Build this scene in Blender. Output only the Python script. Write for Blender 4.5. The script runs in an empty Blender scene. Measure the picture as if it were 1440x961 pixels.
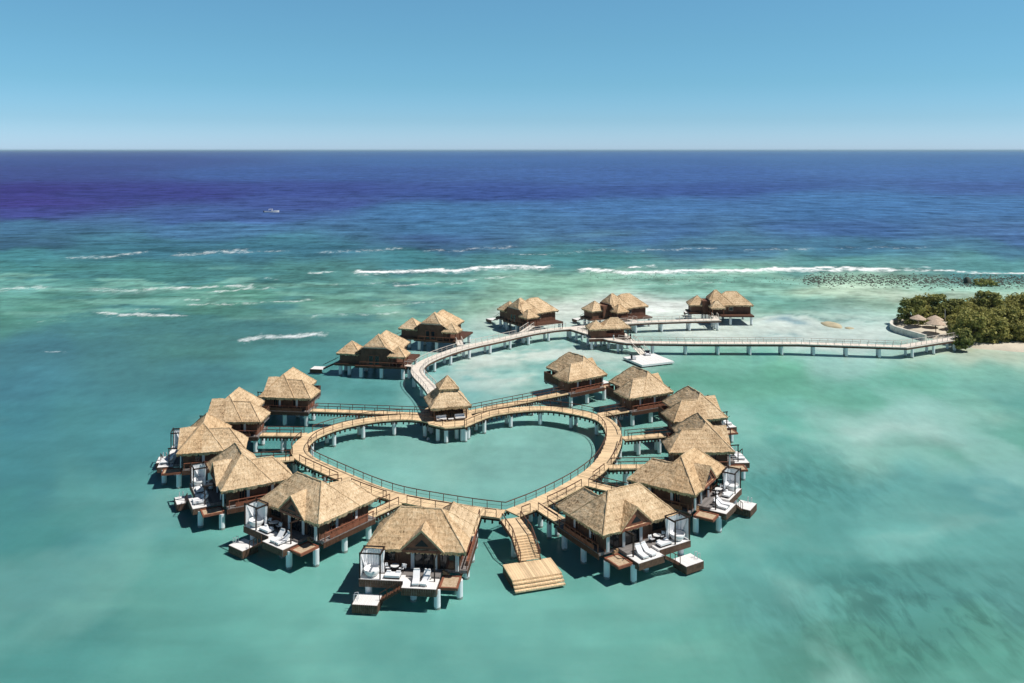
import bpy, bmesh, math, random
import numpy as np
from mathutils import Vector, Matrix, noise as mn

random.seed(7)
rng = np.random.default_rng(11)
sc = bpy.context.scene
COL = sc.collection
F, CX, HY, CAMH = 1200.0, 720.0, 211.0, 53.0      # lens in photo pixels, horizon row, eye height


def P(x, y, z=0.0):
    """point of the photo on the level z -> world"""
    Y = F * (CAMH - z) / (y - HY)
    return Vector(((x - CX) / F * Y, Y, z))


def lin(r, g, b):
    f = lambda c: (c / 255 / 12.92) if c / 255 <= .04045 else ((c / 255 + .055) / 1.055) ** 2.4
    return (f(r), f(g), f(b))


# ------------------------------------------------------------------ materials
def new_mat(name):
    m = bpy.data.materials.new(name)
    m.use_nodes = True
    nt = m.node_tree
    b = nt.nodes['Principled BSDF']
    return m, nt, b


def N(nt, t, **kw):
    n = nt.nodes.new(t)
    for k, v in kw.items():
        if k.startswith('i_'):
            key = k[2:]
            key = int(key) if key.isdigit() else key
            n.inputs[key].default_value = v
        else:
            setattr(n, k, v)
    return n


def ramp(nt, fac, stops):
    r = N(nt, 'ShaderNodeValToRGB')
    e = r.color_ramp.elements
    while len(e) < len(stops):
        e.new(.5)
    for i, (p, c) in enumerate(stops):
        e[i].position = p
        e[i].color = (*c, 1)
    nt.links.new(fac, r.inputs[0])
    return r.outputs[0]


def coord(nt, scale=(1, 1, 1), kind='Object', rand=True):
    """object or uv coordinates with a random offset for each object"""
    tc = N(nt, 'ShaderNodeTexCoord')
    mp = N(nt, 'ShaderNodeMapping')
    mp.inputs['Scale'].default_value = scale
    nt.links.new(tc.outputs[kind], mp.inputs['Vector'])
    if rand:
        oi = N(nt, 'ShaderNodeObjectInfo')
        ml = N(nt, 'ShaderNodeMath', operation='MULTIPLY')
        ml.inputs[1].default_value = 137.0
        nt.links.new(oi.outputs['Random'], ml.inputs[0])
        nt.links.new(ml.outputs[0], mp.inputs['Location'])
    return mp.outputs[0]


def noise_tex(nt, vec, scale, detail=4, rough=.6, dist=0):
    n = N(nt, 'ShaderNodeTexNoise')
    n.inputs['Scale'].default_value = scale
    n.inputs['Detail'].default_value = detail
    n.inputs['Roughness'].default_value = rough
    n.inputs['Distortion'].default_value = dist
    nt.links.new(vec, n.inputs['Vector'])
    return n.outputs['Fac']


def mixc(nt, fac, a, b, mode='MIX'):
    n = N(nt, 'ShaderNodeMix', data_type='RGBA', blend_type=mode)
    for s, v in ((0, fac), (6, a), (7, b)):
        if hasattr(v, 'links'):
            nt.links.new(v, n.inputs[s])
        elif s == 0:
            n.inputs[0].default_value = v
        else:
            n.inputs[s].default_value = (*v, 1)
    return n.outputs[2]


def math_n(nt, op, a, b=None, clamp=False):
    n = N(nt, 'ShaderNodeMath', operation=op, use_clamp=clamp)
    for s, v in ((0, a), (1, b)):
        if v is None:
            continue
        if hasattr(v, 'links'):
            nt.links.new(v, n.inputs[s])
        else:
            n.inputs[s].default_value = v
    return n.outputs[0]


def bump(nt, b, h, strength=.5, dist=.05):
    n = N(nt, 'ShaderNodeBump')
    n.inputs['Strength'].default_value = strength
    n.inputs['Distance'].default_value = dist
    nt.links.new(h, n.inputs['Height'])
    nt.links.new(n.outputs[0], b.inputs['Normal'])


def simple_mat(name, c, rough=.7, var=.25, scale=1.5, spec=.3, fine=9.0):
    m, nt, b = new_mat(name)
    v = coord(nt)
    n1 = noise_tex(nt, v, scale, 5)
    n2 = noise_tex(nt, v, fine, 3)
    f = math_n(nt, 'ADD', math_n(nt, 'MULTIPLY', n1, .65), math_n(nt, 'MULTIPLY', n2, .35))
    lo = tuple(x * (1 - var * 1.6) for x in c)
    hi = tuple(min(1, x * (1 + var * 1.3)) for x in c)
    nt.links.new(ramp(nt, f, [(.28, lo), (.5, c), (.74, hi)]), b.inputs['Base Color'])
    b.inputs['Roughness'].default_value = rough
    b.inputs['Specular IOR Level'].default_value = spec
    return m


def thatch_mat(name, dark, mid, pale):
    m, nt, b = new_mat(name)
    uv = coord(nt, (1, 1, 1), 'UV')
    ob = coord(nt)
    # reeds: long down the slope; layers: rows across it
    mp = N(nt, 'ShaderNodeMapping')
    mp.inputs['Scale'].default_value = (5.5, 1.6, 1)
    nt.links.new(uv, mp.inputs['Vector'])
    reeds = noise_tex(nt, mp.outputs[0], 1.0, 6, .75)
    specks = noise_tex(nt, ob, 4.2, 4, .7)
    blot = noise_tex(nt, ob, .45, 3, .55)
    sep = N(nt, 'ShaderNodeSeparateXYZ')
    nt.links.new(uv, sep.inputs[0])
    wob = math_n(nt, 'MULTIPLY', noise_tex(nt, ob, 1.1, 2), .35)
    rows = math_n(nt, 'FRACT', math_n(nt, 'ADD', math_n(nt, 'MULTIPLY', sep.outputs[1], 1.35), wob))
    f = math_n(nt, 'ADD', math_n(nt, 'MULTIPLY', reeds, .5), math_n(nt, 'MULTIPLY', specks, .5))
    f = math_n(nt, 'ADD', f, math_n(nt, 'MULTIPLY', math_n(nt, 'SUBTRACT', blot, .5), .35))
    f = math_n(nt, 'ADD', f, math_n(nt, 'MULTIPLY', math_n(nt, 'SUBTRACT', .5, rows), .07))
    col = ramp(nt, f, [(.33, dark), (.43, tuple((a + 2 * c) / 3 for a, c in zip(dark, mid))), (.52, mid), (.68, pale)])
    oi = N(nt, 'ShaderNodeObjectInfo')
    tone = ramp(nt, oi.outputs['Random'], [(0, (.9, .85, .8)), (.35, (1, .97, .93)), (.7, (1, 1, 1)), (1, (.97, .89, .8))])
    col = mixc(nt, 1.0, col, tone, 'MULTIPLY')
    nt.links.new(col, b.inputs['Base Color'])
    b.inputs['Roughness'].default_value = .95
    b.inputs['Specular IOR Level'].default_value = .08
    h = math_n(nt, 'ADD', math_n(nt, 'MULTIPLY', rows, -.6), f)
    bump(nt, b, h, .55, .16)
    return m


def plank_mat(name, c, var=.35, width=.32, rough=.75, stain=.5):
    """boards across the run of a walkway: uv.x runs along it in metres"""
    m, nt, b = new_mat(name)
    uv = coord(nt, (1, 1, 1), 'UV')
    ob = coord(nt)
    sep = N(nt, 'ShaderNodeSeparateXYZ')
    nt.links.new(uv, sep.inputs[0])
    t = math_n(nt, 'DIVIDE', sep.outputs[0], width)
    wn = N(nt, 'ShaderNodeTexWhiteNoise', noise_dimensions='1D')
    nt.links.new(math_n(nt, 'FLOOR', t), wn.inputs['W'])
    fr = math_n(nt, 'FRACT', t)
    gap = math_n(nt, 'LESS_THAN', fr, .09)
    blot = noise_tex(nt, ob, .35, 4, .6)
    fine = noise_tex(nt, ob, 5, 3)
    f = math_n(nt, 'ADD', math_n(nt, 'MULTIPLY', wn.outputs[0], .4), math_n(nt, 'MULTIPLY', blot, .6 * stain + .2))
    f = math_n(nt, 'ADD', f, math_n(nt, 'MULTIPLY', fine, .2))
    lo = tuple(x * (1 - var) for x in c)
    hi = tuple(min(1, x * (1 + var)) for x in c)
    col = ramp(nt, f, [(.25, lo), (.5, c), (.8, hi)])
    col = mixc(nt, math_n(nt, 'MULTIPLY', gap, .55), col, tuple(x * .25 for x in c))
    nt.links.new(col, b.inputs['Base Color'])
    b.inputs['Roughness'].default_value = rough
    b.inputs['Specular IOR Level'].default_value = .2
    return m


M = {}
M['thatch'] = thatch_mat('palm_thatch', (.14, .077, .038), (.665, .495, .315), (.86, .71, .51))
M['cap'] = thatch_mat('thatch_ridge', (.24, .148, .082), (.665, .495, .315), (.86, .71, .51))
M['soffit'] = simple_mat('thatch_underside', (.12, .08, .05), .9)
M['deck'] = plank_mat('golden_boards', (.65, .475, .29), .36, stain=.9)
M['deck_pale'] = plank_mat('bleached_boards', (.80, .72, .63), .15, stain=.4)
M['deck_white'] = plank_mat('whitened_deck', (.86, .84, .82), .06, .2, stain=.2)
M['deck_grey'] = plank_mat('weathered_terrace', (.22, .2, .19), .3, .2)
M['dark'] = simple_mat('dark_stained_wood', (.035, .02, .014), .6, .35)
M['brown'] = simple_mat('brown_wood', (.11, .05, .03), .65, .35)
M['fascia'] = simple_mat('skirt_boards', (.13, .075, .05), .75, .45, 2.5)
M['red'] = simple_mat('red_brown_wood', (.26, .095, .055), .65, .35)
M['wall'] = simple_mat('plank_wall_wood', (.17, .08, .05), .75, .35, .8)
M['tanwood'] = simple_mat('raw_tan_wood', (.42, .27, .15), .75, .35)
M['trim'] = simple_mat('pale_timber_trim', (.6, .48, .36), .7, .2)
M['pile'] = simple_mat('painted_concrete', (.80, .83, .85), .7, .06, 1.2)
m = M['pile']
nt = m.node_tree
b = nt.nodes['Principled BSDF']
src = b.inputs['Base Color'].links[0].from_socket
g_ = N(nt, 'ShaderNodeNewGeometry')
sp0 = N(nt, 'ShaderNodeSeparateXYZ')
nt.links.new(g_.outputs['Position'], sp0.inputs[0])
edge = math_n(nt, 'ADD', sp0.outputs[2], math_n(nt, 'MULTIPLY', noise_tex(nt, g_.outputs['Position'], 3.0, 3), -.5))
nt.links.new(mixc(nt, math_n(nt, 'MULTIPLY', math_n(nt, 'LESS_THAN', edge, .02), .75), src, (.10, .14, .10)), b.inputs['Base Color'])
M['white'] = simple_mat('white_cloth', (.82, .82, .83), .85, .05, 1.0, .1)
M['whitepaint'] = simple_mat('white_paint', (.8, .8, .79), .5, .04)
M['railpale'] = simple_mat('bleached_rail', (.62, .56, .5), .7, .15)
M['stone'] = simple_mat('pale_stone', (.74, .70, .62), .85, .3, .8)
M['sand'] = simple_mat('coral_sand', (.66, .59, .47), .95, .15, .3, .1)
M['sandrock'] = simple_mat('sandy_rock', (.5, .44, .3), .95, .25, .5, .1)
M['rock'] = simple_mat('reef_rock', (.07, .085, .07), .8, .5, .3)
M['bark'] = simple_mat('bark', (.14, .1, .075), .9, .3)
M['skin'] = simple_mat('skin', (.35, .2, .13), .6, .05)
M['navy'] = simple_mat('dark_cloth', (.02, .022, .035), .9, .2)
M['hair'] = simple_mat('hair', (.02, .014, .01), .8, .2)
M['metal'] = simple_mat('brushed_metal', (.55, .56, .58), .35, .05, spec=.6)
M['black'] = simple_mat('black_rubber', (.015, .015, .017), .6, .2)
M['drygrass'] = simple_mat('palapa_thatch', (.55, .43, .33), .95, .3, 2.0, .1)
m, nt, b = new_mat('dark_glass')
b.inputs['Base Color'].default_value = (.012, .016, .02, 1)
b.inputs['Roughness'].default_value = .08
M['glass'] = m
m, nt, b = new_mat('net')
v = coord(nt)
nt.links.new(ramp(nt, noise_tex(nt, v, 3, 4), [(.3, (.4, .28, .17)), (.7, (.62, .48, .33))]), b.inputs['Base Color'])
b.inputs['Roughness'].default_value = .9
M['net'] = m


def leaf_mat(name, dark, mid, pale):
    m, nt, b = new_mat(name)
    g = N(nt, 'ShaderNodeNewGeometry')
    v = coord(nt)
    f = math_n(nt, 'ADD', math_n(nt, 'MULTIPLY', g.outputs['Random Per Island'], .55),
               math_n(nt, 'MULTIPLY', noise_tex(nt, v, .35, 3), .45))
    nt.links.new(ramp(nt, f, [(.2, dark), (.5, mid), (.8, pale)]), b.inputs['Base Color'])
    b.inputs['Roughness'].default_value = .7
    b.inputs['Specular IOR Level'].default_value = .25
    tr = N(nt, 'ShaderNodeBsdfTranslucent')
    nt.links.new(b.inputs['Base Color'].links[0].from_socket, tr.inputs['Color'])
    mx = N(nt, 'ShaderNodeMixShader')
    mx.inputs[0].default_value = .4
    nt.links.new(b.outputs[0], mx.inputs[1])
    nt.links.new(tr.outputs[0], mx.inputs[2])
    nt.links.new(mx.outputs[0], nt.nodes['Material Output'].inputs['Surface'])
    return m


M['leaf'] = leaf_mat('olive_leaves', (.08, .095, .025), (.33, .32, .085), (.58, .54, .19))
M['leaf_dark'] = leaf_mat('dark_green_leaves', (.06, .08, .022), (.24, .26, .07), (.46, .46, .15))


# ------------------------------------------------------------------ mesh builder
class MB:
    def __init__(s, mats=None):
        s.v, s.f, s.uv, s.mi = [], [], [], []

    def quad(s, pts, uv=None, mi=0):
        n = len(s.v)
        s.v += [tuple(p) for p in pts]
        s.f.append(tuple(range(n, n + len(pts))))
        if uv is None:
            uv = [(p[0], p[1]) for p in pts]
        s.uv.append(uv)
        s.mi.append(mi)

    def prism(s, poly, z0, z1, mi=0, uvf=None):
        """vertical prism over a polygon; z1 may be a list"""
        k = len(poly)
        b = [Vector((p[0], p[1], z0)) for p in poly]
        t = [Vector((p[0], p[1], z1)) for p in poly]
        u = uvf or (lambda p: (p[0], p[1]))
        s.quad(t, [u(p) for p in t], mi)
        s.quad(b[::-1], [u(p) for p in b[::-1]], mi)
        for i in range(k):
            j = (i + 1) % k
            L = (b[j] - b[i]).length
            s.quad([b[i], b[j], t[j], t[i]], [(0, 0), (L, 0), (L, z1 - z0), (0, z1 - z0)], mi)

    def box(s, x0, x1, y0, y1, z0, z1, mi=0, uvf=None):
        x0, x1 = min(x0, x1), max(x0, x1)
        y0, y1 = min(y0, y1), max(y0, y1)
        s.prism([(x0, y0), (x1, y0), (x1, y1), (x0, y1)], z0, z1, mi, uvf)

    def beam(s, a, b, w, h, mi=0, up=Vector((0, 0, 1))):
        a, b = Vector(a), Vector(b)
        d = (b - a)
        L = d.length
        if L < 1e-6:
            return
        d /= L
        if abs(d.dot(up)) > .98:
            up = Vector((0, 1, 0))
        sd = d.cross(up).normalized()
        u2 = sd.cross(d).normalized()
        c = [(-1, -1), (1, -1), (1, 1), (-1, 1)]
        A = [a + sd * (w / 2 * i) + u2 * (h / 2 * j) for i, j in c]
        B = [b + sd * (w / 2 * i) + u2 * (h / 2 * j) for i, j in c]
        s.quad(A[::-1], None, mi)
        s.quad(B, None, mi)
        for i in range(4):
            j = (i + 1) % 4
            s.quad([A[i], A[j], B[j], B[i]], [(0, 0), (0, w), (L, w), (L, 0)], mi)

    def tube(s, a, b, r, r2=None, n=12, mi=0):
        a, b = Vector(a), Vector(b)
        r2 = r if r2 is None else r2
        d = (b - a).normalized()
        up = Vector((0, 0, 1)) if abs(d.z) < .9 else Vector((1, 0, 0))
        e1 = d.cross(up).normalized()
        e2 = d.cross(e1)
        A, B = [], []
        for i in range(n):
            t = 2 * math.pi * i / n
            o = e1 * math.cos(t) + e2 * math.sin(t)
            A.append(a + o * r)
            B.append(b + o * r2)
        s.quad(A[::-1], None, mi)
        s.quad(B, None, mi)
        for i in range(n):
            j = (i + 1) % n
            s.quad([A[i], A[j], B[j], B[i]], None, mi)

    def lathe(s, c, prof, n=18, mi=0):
        c = Vector(c)
        rings = [[c + Vector((r * math.cos(2 * math.pi * i / n), r * math.sin(2 * math.pi * i / n), z)) for i in range(n)] for r, z in prof]
        for A, B in zip(rings, rings[1:]):
            for i in range(n):
                j = (i + 1) % n
                s.quad([A[i], A[j], B[j], B[i]], None, mi)
        s.quad(rings[0][::-1], None, mi)
        s.quad(rings[-1], None, mi)

    def grid(s, fn, nu, nv, uvfn, mi=0):
        P_ = [[fn(i / nu, j / nv) for i in range(nu + 1)] for j in range(nv + 1)]
        U_ = [[uvfn(i / nu, j / nv) for i in range(nu + 1)] for j in range(nv + 1)]
        for j in range(nv):
            for i in range(nu):
                s.quad([P_[j][i], P_[j][i + 1], P_[j + 1][i + 1], P_[j + 1][i]],
                       [U_[j][i], U_[j][i + 1], U_[j + 1][i + 1], U_[j + 1][i]], mi)

    def build(s, name, mats, parent=None, origin=None, merge=True, smooth=False, fixn=True):
        me = bpy.data.meshes.new(name)
        o0 = Vector(origin) if origin is not None else Vector((0, 0, 0))
        me.from_pydata([tuple(Vector(v) - o0) for v in s.v], [], s.f)
        ul = me.uv_layers.new(name='UVMap')
        flat = [c for f in s.uv for p in f for c in p]
        ul.data.foreach_set('uv', flat)
        mats = mats if isinstance(mats, (list, tuple)) else [mats]
        for mt in mats:
            me.materials.append(mt)
        me.polygons.foreach_set('material_index', s.mi)
        if merge or fixn:
            bm = bmesh.new()
            bm.from_mesh(me)
            if merge:
                bmesh.ops.remove_doubles(bm, verts=bm.verts, dist=.0008)
            if fixn:
                bmesh.ops.recalc_face_normals(bm, faces=bm.faces)
            bm.to_mesh(me)
            bm.free()
        if smooth:
            me.polygons.foreach_set('use_smooth', [True] * len(me.polygons))
        o = bpy.data.objects.new(name, me)
        COL.objects.link(o)
        if parent is not None:
            o.parent = parent
        elif origin is not None:
            o.location = o0
        return o


def tag(o, label=None, cat=None, group=None, kind=None):
    if label:
        o['label'] = label
    if cat:
        o['category'] = cat
    if group:
        o['group'] = group
    if kind:
        o['kind'] = kind
    return o


def thing(name, label, cat, loc=(0, 0, 0), rz=0, group=None):
    o = bpy.data.objects.new(name, None)
    COL.objects.link(o)
    o.location = loc
    o.rotation_euler = (0, 0, rz)
    return tag(o, label, cat, group)


def copy_tree(o, parent=None):
    c = o.copy()
    COL.objects.link(c)
    c.parent = parent
    for ch in o.children:
        copy_tree(ch, c)
    return c


def dup(o, loc, rz, label, group=None):
    c = copy_tree(o)
    c.location = loc
    c.rotation_euler = (0, 0, rz)
    c['label'] = label
    if group:
        c['group'] = group
    return c


# ------------------------------------------------------------------ thatch roofs
def shag(p, amp=.075):
    q = Vector(p)
    return mn.noise(q * .7 + Vector((9, 2, 4))) * amp * 1.1 + mn.noise(q * 1.9) * amp + mn.noise(q * 5.1 + Vector((3, 1, 7))) * amp * .9


def slope(mb, a, b, c, d, step=.34):
    """thatched slope: a-b along the eave, d-c along the top"""
    a, b, c, d = map(Vector, (a, b, c, d))
    L = max((b - a).length, (c - d).length)
    H = max((d - a).length, (c - b).length)
    nu, nv = max(2, round(L / step)), max(2, round(H / step))
    e = (b - a).normalized()
    up = ((d + c) / 2 - (a + b) / 2)
    up = (up - e * up.dot(e)).normalized()

    def fn(u, v):
        p = a.lerp(b, u).lerp(d.lerp(c, u), v)
        p.z += shag(p)
        return p

    def uv(u, v):
        p = a.lerp(b, u).lerp(d.lerp(c, u), v) - a
        return (p.dot(e), p.dot(up))
    mb.grid(fn, nu, nv, uv)


def eave(mb, a, b, depth=.36, inset=.16, step=.17, inward=None, under=1.0):
    """shaggy cut edge below the line a-b, then the underside running inward"""
    a, b = Vector(a), Vector(b)
    n = max(2, round((b - a).length / step))
    inward = Vector(inward)
    rows = []
    for i in range(n + 1):
        p = a.lerp(b, i / n)
        top = p.copy()
        top.z += shag(p)
        j = random.uniform(-.2, .1)
        edge = 0 if i in (0, n) else 1
        low = p + Vector((0, 0, -depth + j * edge)) + inward * (inset + random.uniform(-.05, .05) * edge)
        inn = p + Vector((0, 0, -depth * .75)) + inward * under
        rows.append((top, low, inn))
    for i in range(n):
        (t0, l0, i0), (t1, l1, i1) = rows[i], rows[i + 1]
        L = i * step
        mb.quad([l0, l1, t1, t0], [(L, -.4), (L + step, -.4), (L + step, 0), (L, 0)])
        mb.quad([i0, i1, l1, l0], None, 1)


def hip(mb, x0, x1, y0, y1, z, rise, run=None, ends=(True, True), axis=None, skip=()):
    """hip roof over a rectangle, returns (ridge_a, ridge_b). axis 'x' or 'y' = ridge direction"""
    w, d = x1 - x0, y1 - y0
    if axis is None:
        axis = 'x' if w >= d else 'y'
    if axis == 'x':
        run = d / 2 if run is None else run
        ra = Vector((x0 + (run if ends[0] else 0), (y0 + y1) / 2, z + rise))
        rb = Vector((x1 - (run if ends[1] else 0), (y0 + y1) / 2, z + rise))
    else:
        run = w / 2 if run is None else run
        ra = Vector(((x0 + x1) / 2, y0 + (run if ends[0] else 0), z + rise))
        rb = Vector(((x0 + x1) / 2, y1 - (run if ends[1] else 0), z + rise))
    A, B, C, D = Vector((x0, y0, z)), Vector((x1, y0, z)), Vector((x1, y1, z)), Vector((x0, y1, z))
    if axis == 'x':
        faces = [(A, B, rb, ra), (B, C, rb, rb), (C, D, ra, rb), (D, A, ra, ra)]
    else:
        faces = [(A, B, ra, ra), (B, C, rb, ra), (C, D, rb, rb), (D, A, ra, rb)]
    inw = [(0, 1, 0), (-1, 0, 0), (0, -1, 0), (1, 0, 0)]
    for k, f in enumerate(faces):
        if k in skip:
            continue
        slope(mb, *f)
        eave(mb, f[0], f[1], inward=inw[k], under=min(1.0, w / 3, d / 3))
    return ra, rb, (A, B, C, D)


def caps(segs, parent, name='ridge_cap'):
    mb = MB()
    for a, b in segs:
        a, b = Vector(a), Vector(b)
        n = max(2, round((b - a).length / .5))
        pr = None
        for i in range(n + 1):
            p = a.lerp(b, i / n)
            p.z += shag(p) - .01
            if pr is not None:
                mb.tube(pr, p, .1, .1, 6)
            pr = p
    return mb.build(name, M['cap'], parent, fixn=False, merge=False)


def pile_mesh():
    mb = MB()
    mb.tube((0, 0, -1.2), (0, 0, 0), .4, .4, 14)
    return mb


def add_pile(parent, p, ztop, r=.4, name='pile'):
    mb = MB()
    prof = [(r, -1.0), (r, .25), (r * 1.0, ztop - .002)]
    mb.lathe(p, prof, 14)
    return mb.build(name, M['pile'], parent, fixn=True, smooth=False)


# ------------------------------------------------------------------ villa round the heart (local: +y to the sea, x = s*u)
DZ = 3.0


def make_villa(s, label):
    t = thing('thatched_villa', label, 'villa', group='thatched villas round the heart')

    def X(u):
        return s * u

    def R(mb, u0, u1, v0, v1, z0, z1, mi=0, along='u'):
        f = (lambda p: (p[0], p[1])) if along == 'u' else (lambda p: (p[1], p[0]))
        mb.box(X(u0), X(u1), v0, v1, z0, z1, mi, f)
    # main roof with its front gable window
    mb = MB()
    x0, x1 = -6.1, 6.1
    ez = 5.55
    ra, rb, cs = hip(mb, x0, x1, -7.2, 0, ez, 3.6)
    roof = mb.build('roof', [M['thatch'], M['soffit']], t)
    caps([(ra, rb), (cs[0], ra), (cs[3], ra), (cs[1], rb), (cs[2], rb)], roof)
    mb = MB()
    wx0, wx1 = sorted((X(.6), X(6.1)))
    wa, wb, wc = hip(mb, wx0, wx1, -10.4, -3.7, ez + .012, 2.75, axis='y', ends=(True, False), skip=(2,))
    wing = mb.build('wing_roof', [M['thatch'], M['soffit']], t)
    caps([(wa, (wa.x, -4.5, wa.z)), (wc[0], wa), (wc[1], wa)], wing)
    # gable: two small slopes, framed panel below
    mb = MB()
    gu, gw, gz, ga = .8, 2.75, 5.5, 2.55
    gx = X(gu)
    ap, bk = Vector((gx, .18, gz + ga)), Vector((gx, -3.0, gz + ga))
    for sg in (-1, 1):
        lo = Vector((gx + sg * gw, .18, gz))
        lob = Vector((gx + sg * gw, -.35, gz))
        slope(mb, lo, lob, bk, ap, .3)
        # thick thatch edge
        mb.quad([lo, ap, ap + Vector((0, -.02, -.3)), lo + Vector((-sg * .25, -.02, -.02))], None, 0)
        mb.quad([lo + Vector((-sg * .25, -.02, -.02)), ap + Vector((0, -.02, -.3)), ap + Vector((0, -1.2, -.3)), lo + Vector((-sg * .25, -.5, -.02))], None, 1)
    gab = mb.build('gable_roof', [M['thatch'], M['soffit']], t, fixn=False)
    mb = MB()
    for sg in (-1, 1):
        mb.beam((gx + sg * 2.42, .02, gz - .02), (gx, .02, gz + 2.2), .14, .3)
    mb.beam((gx - 2.35, .0, gz - .05), (gx + 2.35, .0, gz - .05), .16, .3)
    tri = [(-1.95, .12), (1.95, .12), (0, 1.95)]
    fr = [Vector((gx + a, -.1, gz + h)) for a, h in tri]
    mb.quad(fr)
    brd = mb.build('gable_board', M['red'], t, fixn=False)
    mb = MB()
    mb.quad([Vector((gx + a, -.05, gz + h)) for a, h in ((-.85, .5), (.85, .5), (0, 1.3))])
    mb.build('vent', M['black'], brd, fixn=False)
    # walls
    mb = MB()
    R(mb, -5.0, 5.15, -6.4, -1.0, DZ, 5.42)
    R(mb, 1.4, 5.15, -9.5, -6.4, DZ, 5.42)
    # corner posts and plank battens proud of the walls
    for u in (-5.0, -2.3, -.55, 2.25, 5.1):
        R(mb, u - .1, u + .1, -1.0, -.9, DZ, 5.4)
    for v in np.arange(-9.3, -.8, .9):
        R(mb, 5.15, 5.19, v - .05, v + .05, DZ, 5.4)
        if v > -6.3:
            R(mb, -5.04, -5.0, v - .05, v + .05, DZ, 5.4)
    mb.build('wall', M['wall'], t)
    # sliding glass doors with curtains, sea side
    for a, b in ((-.4, 2.05), (-4.6, -2.6), (2.8, 4.6)):
        mb = MB()
        z1 = 5.25
        z0 = DZ + (.02 if a != -4.6 else .75)
        R(mb, a, b, -.99, -.93, z1 - .1, z1)
        R(mb, a, b, -.99, -.93, z0, z0 + .1)
        for e in (a, b - .09, (a + b) / 2 - .05):
            R(mb, e, e + .09, -.99, -.92, z0 + .1, z1 - .1)
        d = mb.build('door' if a != -4.6 else 'window', M['dark'], t)
        mb = MB()
        R(mb, a + .09, b - .09, -.985, -.96, z0 + .1, z1 - .1)
        mb.build('pane', M['glass'], d)
    for u, v, w in ((-.62, -.62, .4), (2.2, -.62, .34), (4.75, -.5, .42)):
        mb = MB()
        n = 9
        pts = [(X(u + w * i / n), v + .06 * (-1) ** i) for i in range(n + 1)]
        for (xa, ya), (xb, yb) in zip(pts, pts[1:]):
            mb.quad([(xa, ya, DZ + .05), (xb, yb, DZ + .05), (xb, yb, 5.2), (xa, ya, 5.2)])
            mb.quad([(xb, yb - .03, DZ + .05), (xa, ya - .03, DZ + .05), (xa, ya - .03, 5.2), (xb, yb - .03, 5.2)])
        mb.build('curtain', M['white'], t, fixn=False)
    # side windows on the long side
    for v0, v1 in ((-4.2, -2.6), (-7.6, -6.4)):
        mb = MB()
        for z in (3.5, 5.05):
            mb.box(X(5.14), X(5.22), v0, v1, z, z + .09)
        for v in (v0, v1 - .09, (v0 + v1) / 2 - .04):
            mb.box(X(5.14), X(5.21), v, v + .09, 3.59, 5.05)
        w = mb.build('window', M['red'], t)
        mb = MB()
        mb.box(X(5.15), X(5.175), v0 + .09, v1 - .09, 3.59, 5.05)
        mb.build('pane', M['glass'], w)
        mb = MB()
        mb.box(X(5.18), X(5.2), v0 + .1, v0 + .5, 3.6, 5.04)
        mb.build('curtain', M['white'], w)
    mb = MB()
    R(mb, 2.3, 3.4, -9.58, -9.5, DZ + .02, 5.1)
    ed = mb.build('door', M['red'], t)
    mb = MB()
    R(mb, 3.2, 3.28, -9.63, -9.58, 3.9, 4.15)
    mb.build('handle', M['metal'], ed)
    # floor platform, fascia boards and terrace
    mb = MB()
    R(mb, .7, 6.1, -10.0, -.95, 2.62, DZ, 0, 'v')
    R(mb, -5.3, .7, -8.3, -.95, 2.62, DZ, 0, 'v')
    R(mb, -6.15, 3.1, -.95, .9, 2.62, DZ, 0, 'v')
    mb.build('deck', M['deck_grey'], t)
    mb = MB()
    R(mb, -6.15, -.9, .9, 2.3, 2.62, DZ + .02, 0)
    mb.build('terrace', M['deck_white'], t)
    mb = MB()
    R(mb, -.9, 3.15, .9, 3.25, 2.34, 2.75)
    mb.build('sundeck', M['deck_white'], t)
    for (ua, va, ub, vb, z) in ((-.9, 3.29, 3.15, 3.29, 2.72), (-6.15, 2.34, -.94, 2.34, 2.99), (3.19, .9, 3.19, 3.25, 2.72), (-.94, 2.34, -.94, 3.25, 2.72)):
        n = max(2, int(math.hypot(ub - ua, vb - va) / .2))
        mb = MB()
        for i in range(n):
            p, q = (i + .06) / n, (i + .94) / n
            mb.beam((X(ua + (ub - ua) * p), va + (vb - va) * p, z - .42), (X(ua + (ub - ua) * q), va + (vb - va) * q, z - .42), .05, .82)
        mb.build('fascia', M['fascia'], t)
    mb = MB()
    for v in np.arange(-9.9, -1.0, .24):
        mb.box(X(6.1), X(6.15), v, v + .2, 2.25, 2.9)
    mb.build('fascia', M['brown'], t)
    # long side balustrade with seat
    mb = MB()
    for v in np.arange(-9.6, -1.2, 1.2):
        R(mb, 5.97, 6.07, v, v + .1, DZ, 3.95)
    R(mb, 5.95, 6.09, -9.7, -1.1, 3.95, 4.03)
    R(mb, 5.99, 6.05, -8.6, -2.0, 3.05, 3.6)
    R(mb, 5.5, 5.96, -7.5, -4.6, 3.35, 3.45)
    mb.build('balustrade', M['red'], t)
    # low net platform beside the sundeck
    mb = MB()
    for a, b, c, d in ((3.25, 5.5, -.6, -.4), (3.25, 5.5, 2.1, 2.3), (3.25, 3.5, -.4, 2.1), (5.3, 5.5, -.4, 2.1)):
        R(mb, a, b, c, d, 2.2, 2.5)
    lp = mb.build('net_platform', M['red'], t)
    mb = MB()
    R(mb, 3.5, 5.3, -.4, 2.1, 2.36, 2.42)
    mb.build('net', M['net'], lp)
    mb = MB()
    for k in range(3):
        R(mb, 3.2 + .28 * k, 3.48 + .28 * k, -.95, -.62, 2.5 - .0, 2.98 - .16 * k)
    mb.build('step', M['tanwood'], lp)
    # slatted privacy screen round the rear court
    mb = MB()
    R(mb, -5.2, .7, -8.3, -8.22, 3.2, 4.9)
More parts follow.
